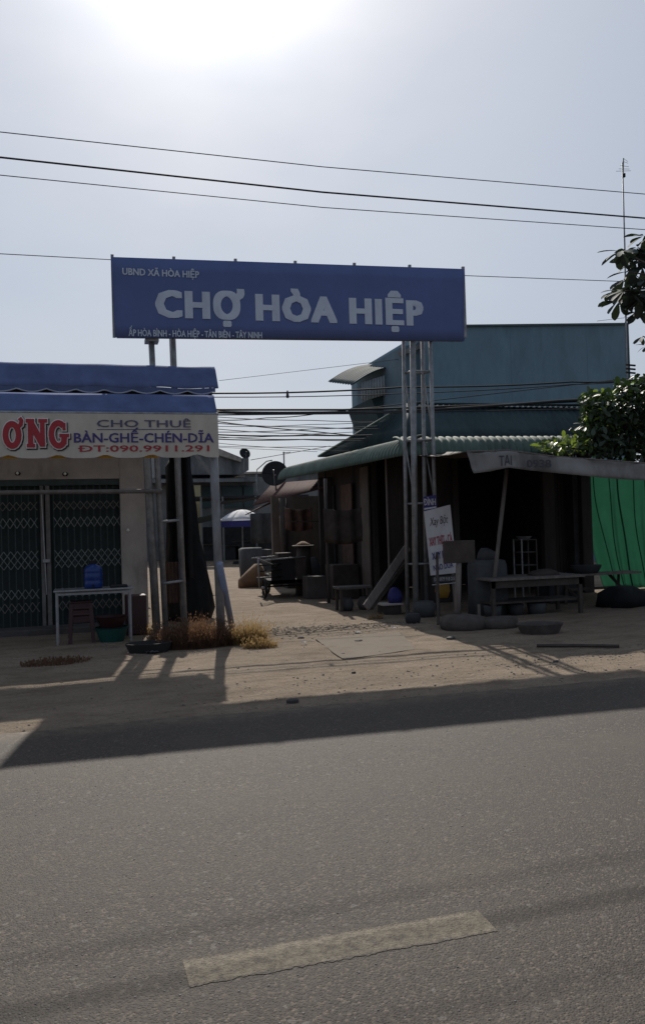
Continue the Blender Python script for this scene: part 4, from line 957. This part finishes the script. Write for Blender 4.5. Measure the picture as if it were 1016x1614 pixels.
# ------- cart in the alley
CY = 18.2
l_ = gnd(413, 942)
ct = thing('hand_cart', 'old dark three wheeled cart parked in the alley', 'cart', (l_.x+.5, CY, 0))
bx0_, bx1_ = at(424, 900, CY).x, at(482, 900, CY).x
part('bed', MB().box((bx0_, CY, .32), (bx1_, CY+1.5, .42)), 'black_metal', ct, bevel=.01)
part('side_panel', MB().box((bx0_+.05, CY-.0, .34), (bx1_-.25, CY+.03, .92)), 'black_metal', ct)
part('side_panel', MB().box((bx1_-.22, CY-.0, .34), (bx1_, CY+.03, .92)), 'wood_dark', ct)
for s_, y in ((0, CY), (0, CY+1.5)): part('rail', MB().tube([(bx0_-.1, y, .88), (bx1_, y, .92)], .02, 6), 'steel', ct, True)
ra = at(404, 882, CY-.2); rb_ = at(436, 893, CY+.0); part('handle', MB().tube([(ra.x, CY-.4, ra.z+.02), (rb_.x, CY, rb_.z)], .022, 6), 'steel', ct, True)
part('handle', MB().tube([(ra.x, CY-.4, ra.z+.02), (ra.x+.02, CY-.35, .3)], .02, 6), 'steel', ct, True)
for z in (.5, .65, .78): part('rail', MB().tube([(ra.x+.02, CY-.35, z), (rb_.x+.1, CY, z)], .014, 6), 'black_metal', ct, True)
def wheel(c, ax, r, parent):
    ax = Vector(ax).normalized(); u = ax.cross(Vector((0, 0, 1))).normalized(); w_ = Vector((0, 0, 1))
    ringp = [c+(u*math.cos(a)+w_*math.sin(a))*r for a in lin(0, 2*math.pi, 24)]
    tr_ = part('wheel', MB().tube(ringp, .032, 8), 'rubber', parent, True)
    part('rim', MB().tube([c+(p-c)*.86 for p in ringp], .012, 6), 'black_metal', tr_, True)
    sb_ = MB()
    for k in range(10): a = k*math.pi/5; sb_.tube([c, c+(u*math.cos(a)+w_*math.sin(a))*r*.86], .004, 4)
    part('spokes', sb_, 'black_metal', tr_); part('hub', MB().tube([c-ax*.06, c+ax*.06], .03, 10), 'aluminium', tr_, True)
for cc in ((l_.x, CY+.2, .25), (bx1_+.12, CY+.2, .25), (bx0_+.3, CY+1.6, .25)):
    wheel(Vector(cc), (1, -.02, 0), .22, ct)
part('axle', MB().tube([(l_.x, CY+.2, .27), (bx1_+.12, CY+.2, .27)], .02, 6), 'black_metal', ct)
a = at(437, 892, CY+.3); b = at(459, 892, CY+.3)
single('box', MB().box((a.x, CY+.2, .42), (b.x, CY+.55, 1.02)), 'wood_dark', 'dark brown box standing on the cart bed', 'box', bevel=.01)
# heap left of cart
c = gnd(398, 926)
single('sack', MB().loft([(c.x+.05, c.y+.3, -.01, .38, .3), (c.x+.05, c.y+.3, .2, .38, .3), (c.x+.15, c.y+.3, .42, .26, .22), (c.x+.22, c.y+.3, .62, .10, .1)], 24, .2, 2, 7), 'sack', 'slumped brown sack on the sunlit alley ground beside the cart', 'sack', smooth=True)
a = at(386, 880, 25.5); single('covered_goods', MB().loft([(a.x+.2, 25.6, 0, .34, .4), (a.x+.22, 25.6, .5, .36, .4), (a.x+.2, 25.6, .95, .34, .4), (a.x+.24, 25.6, 1.0, .3, .3)], 24, .35, 3, 4), 'cloth_grey', 'dark covered goods behind the brown sack in the alley', 'goods', smooth=True)
# tray of goods on a stand
Yq = 18.9; c = at(478, 861, Yq)
wt = thing('wicker_tray', 'round pale rimmed wicker tray of goods raised on brown stand', 'tray', (c.x, Yq, 0))
part('rim', MB().loft([(c.x, Yq, c.z-.01, .24, .24), (c.x, Yq, c.z+.02, .27, .27), (c.x, Yq, c.z+.03, .25, .25), (c.x, Yq, c.z+.01, .22, .22)], 30), 'wood', wt)
part('goods', MB().loft([(c.x, Yq, c.z, .22, .22), (c.x-.01, Yq, c.z+.07, .13, .13), (c.x-.01, Yq, c.z+.12, .04, .04)], 20, .3, 4, 2), 'sack', wt, True)
part('stand', MB().loft([(c.x, Yq, 0, .22, .22), (c.x, Yq, c.z-.3, .16, .16), (c.x, Yq, c.z-.01, .17, .17)], 16, .1, 2, 1), 'wood_dark', wt, True)
c2 = at(492, 880, 19.5); single('sack', MB().loft([(c2.x, 19.5, 0, .28, .2), (c2.x, 19.5, .5, .27, .2), (c2.x, 19.5, .85, .12, .1)], 18, .2, 2, 3), 'cloth_grey', 'grey sack standing behind the wicker tray', 'sack', smooth=True)

for k, (px, py, Yc, w_, h_, mt, lbx) in enumerate(((468, 930, 21.0, .5, .55, 'wood_dark', 'dark wooden crate behind the cart by the tan wall'), (500, 935, 17.6, .45, .5, 'plaster_dark', 'grey box beside the stall post at the alley corner'), (545, 900, 17.2, .6, .75, 'wood_dark', 'dark wooden cabinet inside the house front by the bench'), (410, 880, 30.0, .9, .8, 'cloth_grey', 'pale grey covered box at the far right of the alley'))):
    a = at(px, py, Yc); single('crate', MB().box((a.x-w_/2, Yc, 0), (a.x+w_/2, Yc+w_, h_)), mt, lbx, 'crate', bevel=.015)
for k, (px, py, Yc, w_, h_, mt, lbx) in enumerate(((420, 812, 28.0, 1.1, .9, 'brown_tarp', 'brown cloth hanging under the red roof'), (540, 800, 16.2, .8, .7, 'wood_dark', 'dark cloth hanging inside the green house front'), (470, 800, 20.5, .7, .55, 'rust', 'rusty sheet hanging on the tan wall'))):
    a = at(px, py, Yc); single('hanging_cloth', MB().grid(lambda u, v: (a.x+(u-.5)*w_, Yc+.05*math.sin(u*15+k)+.02*math.sin(v*7), a.z-h_*v-.06*math.sin(u*3.1)), 18, 6), mt, lbx, 'cloth', smooth=True, solid=.006)
# ================================================================== ALLEY END
FY = 46.0
ob = thing('old_building', 'old grey concrete building closing the far end of the alley', 'building', (6, FY, 0))
def fp(x, y, Y=FY): return at(x, y, Y)
part('wall', MB().box((-14, FY, 0), (fp(440, 760).x, FY+8, fp(400, 752).z)), 'old_concrete', ob)
v = [fp(250, 690, FY-1), fp(343, 708, FY-1), fp(378, 722, FY-1), fp(392, 722, FY-1), fp(392, 741, FY-1), fp(380, 748, FY-1), fp(250, 748, FY-1)]
part('upper_storey', MB().prism(v, (0, 6, 0)), 'old_concrete', ob)
part('parapet', MB().prism([fp(250, 688, FY-1.3), fp(343, 706, FY-1.3), fp(380, 721, FY-1.3), fp(380, 728, FY-1.3), fp(340, 716, FY-1.3), fp(250, 698, FY-1.3)], (0, .28, 0)), 'plaster', ob)
a = fp(238, 757, FY-1.6); b = fp(408, 760, FY-1.6); part('canopy_slab', MB().box((a.x, FY-1.6, a.z-.14), (b.x, FY, a.z+.05)), 'old_concrete', ob)
for x0, x1 in ((317, 347), (350, 382), (384, 400)):
    a = fp(x0, 766, FY-.1); b = fp(x1, 800, FY-.1); sh = part('shutter', MB().box((a.x, FY-.10, b.z), (b.x, FY, a.z)), 'teal_shutter', ob)
    for k in range(8): zz = b.z+(a.z-b.z)*(k+.5)/8; part('slat', MB().box((a.x+.03, FY-.125, zz-.02), (b.x-.03, FY-.101, zz+.02)), 'teal_shutter', sh)
part('pillar', MB().box((fp(303, 762, FY-1.5).x, FY-1.5, 0), (fp(316, 762, FY-1.5).x, FY-1.2, a.z)), 'far_cream', ob)
for x0, x1 in ((330, 340), (352, 362), (364, 374)):
    a = fp(x0, 832, FY-.05); b = fp(x1, 848, FY-.05); wf = part('window', MB().box((a.x-.06, FY-.06, b.z-.06), (b.x+.06, FY-.0, a.z+.06)), 'old_concrete', ob); part('pane', MB().box((a.x, FY-.08, b.z), (b.x, FY-.062, a.z)), 'dark', wf)
part('lower_shopfront', MB().box((fp(300, 850).x, FY-.7, 0), (fp(440, 850).x, FY-.02, 1.75)), 'dark', ob)
# second block at right of the far end
ob2 = thing('far_shed', 'low pale grey flat roofed shed beyond the old building', 'shed', (12, 50, 0))
a = fp(386, 747, 52); b = fp(470, 752, 52); part('wall', MB().box((a.x, 52, 0), (b.x+8, 57, a.z)), 'old_concrete', ob2); part('roof_edge', MB().box((a.x-.2, 51.7, a.z), (b.x+8, 57.2, a.z+.12)), 'plaster', ob2)
a = fp(405, 765, 50); part('water_tank', MB().box((a.x, 50, a.z-.6), (a.x+.7, 50.6, a.z+.45)), 'far_cream', ob2)
# diagonal beam, awnings
a = at(305, 712, 24); b = at(337, 752, 24)
single('roof_strut', MB().bar(a, b, .10, .05, (0, 1, 0)), 'old_concrete', 'pale diagonal strut seen above the dark tarpaulin stack', 'strut')
a = at(350, 790, 38); b = at(410, 782, 38)
single('cloth_canopy', MB().grid(lambda u, v: (a.x+(b.x-a.x)*u, 38+1.2*v, a.z+(b.z-a.z)*u-.1*v-.05*math.sin(math.pi*u)), 14, 6), 'cloth_grey', 'thin pale cloth canopy strung across the alley end', 'canopy', smooth=True, solid=.01)
a = at(303, 818, 36); b = at(345, 808, 36)
single('cloth_canopy', MB().grid(lambda u, v: (a.x+(b.x-a.x)*u, 36+2*v, a.z+(b.z-a.z)*u-.3*v), 10, 5), 'teal_shutter', 'faded teal canopy low behind the leaning pipe', 'canopy', smooth=True, solid=.01)
a = at(340, 772, 40); b = at(425, 790, 40); single('shade_sheet', MB().box((a.x-1.5, 40, b.z+.2), (b.x+2, 44, b.z+.3)), 'dark', 'dark shade sheet roofing the stalls at alley end', 'shade sheet')
for px in (318, 352, 404):
    a = at(px, 830, 40); single('stall_post', MB().tube([(a.x, 40, 0), (a.x, 40, 3.2)], .05, 6), 'old_concrete', {318: 'far stall post left of the awning post', 352: 'far stall post just right of the awning post', 404: 'far stall post beside the covered goods'}[px], 'post')
# umbrella
UY = 37.5; t_ = at(381, 803, UY); ux = t_.x; uz = t_.z
um = thing('market_umbrella', 'white market umbrella with blue rim at far end of alley', 'umbrella', (ux, UY, 0))
cb = MB(); cb2 = MB(); n = 8; rad = 1.15
def ur(k, r, z): return Vector((ux+r*math.cos(k*math.pi/4+.2), UY+r*math.sin(k*math.pi/4+.2), z))
for k in range(n):
    pn = MB()
    pn.grid(lambda u, v: ur(k, rad*v, 0).lerp(ur(k+1, rad*v, 0), u)*1.0+Vector((0, 0, uz-.52*v**1.8)), 3, 5); part('canopy_panel', pn, 'white_cloth', um, True, solid=.006)
    pv = MB(); pv.quad(ur(k, rad, uz-.52), ur(k+1, rad, uz-.52), ur(k+1, rad*1.01, uz-.80), ur(k, rad*1.01, uz-.80)); part('valance', pv, 'umb_blue', um, solid=.006)
    part('rib', MB().tube([ur(k, 0, uz-.01), ur(k, rad, uz-.53)], .012, 4), 'black_metal', um)
part('pole', MB().tube([(ux, UY, 0), (ux, UY, uz)], .03, 8), 'steel', um); part('foot', MB().loft([(ux, UY, 0, .5, .3), (ux, UY, .12, .45, .25)], 14), 'black_metal', um)
# goods of the far stalls
for px, w_, h, lbx in ((322, .8, .8, 'dark stall counter left of the far umbrella'), (355, .7, .7, 'dark stall counter below the far umbrella'), (398, 1.0, .9, 'dark stall counter right of the far umbrella')):
    a = at(px, 870, 43); st = thing('stall_counter', lbx, 'counter', (a.x, 43, 0)); part('top', MB().box((a.x-w_, 42.6, h), (a.x+w_, 43.6, h+.05)), 'wood_dark', st); part('front', MB().box((a.x-w_+.05, 42.7, 0), (a.x+w_-.05, 42.75, h)), 'dark', st)
# satellite dishes
def dish(px, py, rpx, Y, tilt, label, ez=None):
    c = at(px, py, Y); r = rpx/F_*(Y/math.cos(YAW))*1.02; nrm_ = Vector(tilt).normalized(); u = nrm_.cross(Vector((0, 0, 1))).normalized(); w_ = u.cross(nrm_)
    t = thing('satellite_dish', label, 'satellite dish', (c.x, Y, c.z-r-.2)); mb = MB()
    mb.grid(lambda a, b: c+(u*math.cos(a*6.2832)+w_*math.sin(a*6.2832))*r*b-nrm_*(.22*r*(1-b*b)), 28, 6); part('reflector', mb, 'black_metal', t, True, solid=.012)
    part('arm', MB().tube([c-w_*r, c+nrm_*r*.8], .015, 5), 'steel', t); part('mast', MB().tube([c-nrm_*.2*r, c-nrm_*.3+Vector((0, 0, -r-.5))], .03, 6), 'steel', t)
dish(386, 714.5, 8.5, 44, (.2, -1, .35), 'small round satellite dish on the old building corner')
dish(433, 746, 20, 27, (-.35, -1, .3), 'large dark satellite dish above the rusty red roof')
# thin poles and aerials behind
a = at(447, 712, 34); b = at(447, 745, 34)
ae = thing('roof_aerial', 'thin pole aerial standing behind the large dish', 'aerial', (a.x, 34, b.z-.5)); part('mast', MB().tube([(a.x, 34, b.z-.6), a], .03, 6), 'steel', ae); part('arm', MB().tube([a+Vector((-.05, 0, -.05)), a+Vector((.3, 0, -.02))], .015, 4), 'steel', ae)
a = at(404, 750, 44); b = at(405, 740, 44); c = at(420, 727, 44)
sl_ = thing('street_lamp', 'curved arm lamp rising behind the old building', 'lamp', (a.x, 44, 0)); part('pole', MB().tube([(a.x, 44, 0), a, b, c, at(429, 725.5, 44)], .035, 6), 'steel', sl_, True)
# ladder-ish antenna on the right
a = at(987, 600, 26.4); tp = at(980, 256, 26.4)
an = thing('tv_antenna', 'tall television antenna mast beside the teal building', 'antenna', (a.x, 26.4, 0))
bx_ = a.x+(a.x-tp.x)*.4
part('mast', MB().tube([(a.x+.08, 26.4, 0), a, at(984, 400, 26.4), tp], .042, 8, .024), 'steel', an, True)
part('boom', MB().tube([tp+Vector((.09, .1, -.40)), tp+Vector((-.02, -.1, .12))], .02, 6), 'steel', an)
for k, (dz, w_) in enumerate(((-.30, .34), (-.24, .28), (-.15, .26), (-.02, .22), (.04, .22))):
    part('element', MB().tube([tp+Vector((-w_+.05, -.08*k, dz-.06)), tp+Vector((w_+.05, .05, dz+.04))], .008, 4), 'steel', an)
part('amplifier', MB().box(tp+Vector((-.01, -.05, -.56)), tp+Vector((.08, .04, -.42))), 'black_metal', an)

# utility clutter near mast foot
a = at(990, 580, 12.6)
ins = thing('wire_bracket', 'bundle of cable clamps beside the antenna mast above the tree', 'cable bracket', (a.x, 12.6, a.z))
for dy in (0, 6, 12): p = at(988, 575+dy, 12.6); part('clamp', MB().tube([p+Vector((-.03, 0, 0)), p+Vector((.16, 0, -.01))], .018, 6), 'wire', ins)
# ================================================================== WIRES
def wire(pts, Y, r, label, X0=-30, X1=45, sag=.0, Y2=None):
    """pts: two or more photo pixels the cable passes; extended along its own line beyond the frame"""
    P = [at(x, y, Y if Y2 is None else Y+(Y2-Y)*k/(len(pts)-1)) for k, (x, y) in enumerate(pts)]
    o = []
    d = (P[0]-P[1]).normalized(); e = (P[-1]-P[-2]).normalized()
    if X0 is not None: o.append(P[0]+d*abs((P[0].x-X0)/max(.2, abs(d.x)))+Vector((0, 0, .6)))
    for k in range(len(P)-1):
        for j in range(6): t = j/6; o.append(P[k].lerp(P[k+1], t)+Vector((0, 0, -sag*4*t*(1-t))))
    o.append(P[-1])
    if X1 is not None: o.append(P[-1]+e*abs((X1-P[-1].x)/max(.2, abs(e.x)))+Vector((0, 0, .6)))
    single('overhead_wire', MB().tube(o, r, 5), 'wire', label, 'wire', 'overhead wires', smooth=True)
wire([(0, 208), (508, 263), (1016, 306)], 10.0, .006, 'thin topmost wire crossing the sky above the market sign')
wire([(0, 248), (508, 303), (1016, 344)], 10.2, .012, 'thickest of the three wires high above the market sign')
wire([(0, 276), (508, 327), (1016, 362)], 10.4, .006, 'lowest thin wire of the three high above the sign')
wire([(0, 400), (450, 424), (1016, 445)], 13.5, .007, 'thin wire passing behind the top of the market sign')
wire([(345, 600), (630, 566)], 28, .008, 'thin slanting wire rising to the teal building porch', None, None)
wire([(940, 506), (1016, 497)], 26.5, .008, 'faint wire leaving the teal building top right', None, 40)
wire([(345, 620), (640, 610), (900, 602), (1016, 597)], 13.9, .016, 'heavy upper cable crossing before the teal wall', -30, 45, .03)
wire([(345, 626), (640, 620), (900, 606), (1016, 598)], 13.95, .009, 'thin wire right below the heavy upper cable', -30, 45, .02)
wire([(345, 646), (540, 646), (640, 643), (880, 634), (1016, 628)], 13.85, .020, 'heavy cable running level behind the gate towers')
wire([(345, 650), (540, 650), (640, 648), (880, 632), (1016, 622)], 13.8, .026, 'thick twisted bundle just under the heavy level cable', -30, 45, .01)
wire([(345, 654), (560, 652), (640, 650), (900, 645), (1016, 640)], 13.75, .012, 'lowest strand of the level cable bundle')
for k, (a, b, r, lbx) in enumerate((((340, 662), (500, 652), .010, 'short wire rising to the cable bundle at left'), ((340, 667), (640, 676), .009, 'wire sagging down right below the cable bundle'),
    ((340, 681), (640, 668), .009, 'wire climbing right below the cable bundle'), ((340, 685), (640, 684), .016, 'thick dark cable in the lower wire cluster'), ((340, 688), (600, 694), .008, 'thin wire just under the thick lower cable'),
    ((340, 664), (640, 692), .012, 'wire crossing the lower cluster diagonally downwards'), ((340, 692), (620, 690), .012, 'second thick cable of the lower wire cluster'), ((340, 698), (600, 712), .006, 'faint thin wire under the lower cluster'))):
    wire([a, ((a[0]+b[0])/2, (a[1]+b[1])/2+1.5), b], 15.8+.1*k, r, lbx, -10, 24, .02)
for k, (y0, y1, r_w, lbx) in enumerate(((657, 664, .008, 'thin slack wire just under the cable bundle'), (672, 662, .007, 'thin wire rising across the middle of the gap'), (676, 688, .008, 'thin wire dropping across the lower gap'), (690, 674, .007, 'faint wire climbing through the lower wire cluster'), (703, 700, .006, 'faintest wire lowest in the gap above the old building'))):
    wire([(340, y0), (490, (y0+y1)/2+2), (640, y1)], 16.8+.1*k, r_w, lbx, -10, 24, .02)
wire([(395, 725), (520, 703)], 36, .014, 'wire from the old building to green roof', None, None)
wire([(345, 705), (500, 712)], 36, .010, 'faint wire above the old building parapet', None, None)
a = at(453, 622, 13.9); single('cable_clamp', MB().loft([(a.x, 13.9, a.z-.06, .015, .015), (a.x, 13.9, a.z-.04, .03, .03), (a.x, 13.9, a.z+.07, .012, .012)], 8), 'wire', 'small clamp hanging from the heavy upper cable', 'clamp')

# ================================================================== TREES (trunks stand right of the frame)
def leaf_mesh(m, L_=1.0, W_=.42):
    mb = MB(); prof = ((0, .02), (.18, .35), (.42, .72), (.66, 1.0), (.86, .82), (.96, .4), (1.0, .05))
    for t, w_ in prof:
        z = -.18*t*t; mb.v += [Vector((t*L_, -w_*W_/2, z+.05*w_)), Vector((t*L_, 0, z)), Vector((t*L_, w_*W_/2, z+.05*w_))]
    for k in range(len(prof)-1):
        a = 3*k; mb.f += [(a, a+3, a+4, a+1), (a+1, a+4, a+5, a+2)]
    return mesh_of(mb, m, Vector(), True)
LM = {k: leaf_mesh(k) for k in ('leaf', 'leaf_light', 'leaf_red', 'leaf_dull')}
def add_leaf(tree, pos, dirv, size, key, roll=0.):
    o = bpy.data.objects.new('leaf', LM[key]); col.objects.link(o); o.parent = tree
    o.location = pos-ORG[tree]; q_ = Vector(dirv).to_track_quat('X', 'Z'); o.rotation_mode = 'QUATERNION'
    from mathutils import Quaternion
    o.rotation_quaternion = q_ @ Quaternion((1, 0, 0), roll); o.scale = (size, size, size)
def leaf_to(mb, src, pos, dirv, size, roll):
    from mathutils import Quaternion
    q_ = Vector(dirv).to_track_quat('X', 'Z') @ Quaternion((1, 0, 0), roll); i = len(mb.v)
    mb.v += [pos+q_ @ (v.co*size) for v in src.vertices]; mb.f += [tuple(i+j for j in p.vertices) for p in src.polygons]
def rdir(zb=0):
    while True:
        v = Vector((random.uniform(-1, 1), random.uniform(-1, 1), random.uniform(-1, 1)))
        if .1 < v.length < 1: break
    v.normalize(); v.z += zb; return v.normalized()
# tall almond tree: sparse big leaves in whorls
TYr = 12.6
tr1 = thing('almond_tree', 'tall tree with big paddle leaves dark against sky at right edge', 'tree', (12.6, TYr, 0))
part('trunk', MB().tube([(12.6, TYr, -.1), (12.5, TYr, 2), (12.7, TYr, 4.5), (12.6, TYr, 7.5)], .22, 12, .08), 'bark', tr1, True)
tips = [(978, 396, 8), (990, 398, 8), (1004, 390, 9), (1014, 372, 7), (1014, 396, 10), (998, 412, 9), (990, 428, 5), (1012, 420, 8), (972, 458, 7), (984, 440, 6), (1002, 492, 7), (985, 458, 9), (996, 462, 11), (1008, 456, 12), (1014, 470, 12), (1004, 476, 9), (975, 474, 7), (1013, 440, 8),
        (1012, 530, 6), (1018, 545, 6), (1030, 400, 10), (1045, 440, 12), (1050, 380, 12), (1035, 480, 10), (1060, 500, 12), (1040, 545, 8)]
for j, (px, py, n) in enumerate(tips):
    Y = TYr-.3+random.uniform(-.5, .5); p = at(px, py, Y); b0 = Vector((12.6, TYr, 4.2 if py > 500 else 5.6+random.uniform(-.5, .8)))
    mid = p.lerp(b0, .5)+Vector((0, 0, -.1)); part('branch', MB().tube([b0, mid, p.lerp(mid, .25), p], .035, 6, .008), 'bark', tr1, True)
    small = .55 if py > 500 else 1
    for k in range(int(n*1.3)):
        a = k*2.4+random.random(); d = Vector((math.cos(a), math.sin(a)*.8, random.uniform(-.75, .25))).normalized()
        add_leaf(tr1, p+d*.03, d, random.uniform(.26, .38)*small*1.0, 'leaf_dull', random.uniform(-.5, .5))
# lower leafy tree
tr2 = thing('leafy_tree', 'dense leafy tree spreading its glossy crown over tarp awning', 'tree', (11.6, 13.3, 0))
part('trunk', MB().tube([(11.6, 13.3, -.1), (11.5, 13.3, 1.6), (11.2, 13.2, 3.2)], .17, 12, .09), 'bark', tr2, True)
blobs = [(935, 640, 24, 22), (960, 665, 42, 38), (1000, 650, 40, 45), (930, 680, 25, 22), (1010, 700, 40, 35), (965, 705, 42, 20), (905, 702, 34, 11), (868, 704, 28, 8), (925, 625, 14, 10), (990, 612, 24, 16), (1045, 650, 45, 55), (960, 632, 22, 14), (945, 700, 30, 16), (1012, 610, 16, 18)]
wsum = [b[2]*b[3] for b in blobs]; stuff = MB(); stuffl = MB(); cnt = 0
allv = []
for i in range(4600):
    bx, by, brx, bry = random.choices(blobs, wsum)[0]
    while True:
        a, b, c = random.uniform(-1, 1), random.uniform(-1, 1), random.uniform(-1, 1)
        if a*a+b*b+c*c < 1: break
    Y = 12.5+c*.6; p = at(bx+a*brx, by+b*bry, Y)
    allv.append((c, p, b, bx))
allv.sort(key=lambda t: t[0])
for i, (c, p, b, bx) in enumerate(allv):
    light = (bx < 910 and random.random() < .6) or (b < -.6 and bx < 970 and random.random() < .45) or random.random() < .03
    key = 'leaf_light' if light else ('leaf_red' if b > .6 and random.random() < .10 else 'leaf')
    d = rdir(-.1 if not light else .3); s_ = random.uniform(.10, .17); rl_ = random.uniform(-1.2, 1.2)
    if i < 290: add_leaf(tr2, p, d, s_*1.15, key, rl_)
    else: leaf_to(stuffl if key == 'leaf_light' else stuff, LM[key], p, d, s_, rl_)
part('foliage', stuff, 'leaf', tr2, True, kind='stuff'); part('foliage', stuffl, 'leaf_light', tr2, True, kind='stuff')
for j in range(14):
    bx, by, brx, bry = blobs[j]; p = at(bx, by, 12.6); part('branch', MB().tube([(11.3, 13.2, 2.6+.08*j), p.lerp(Vector((11.3, 13.2, 2.9)), .5)+Vector((0, 0, -.1)), p], .04, 6, .01), 'bark', tr2, True)
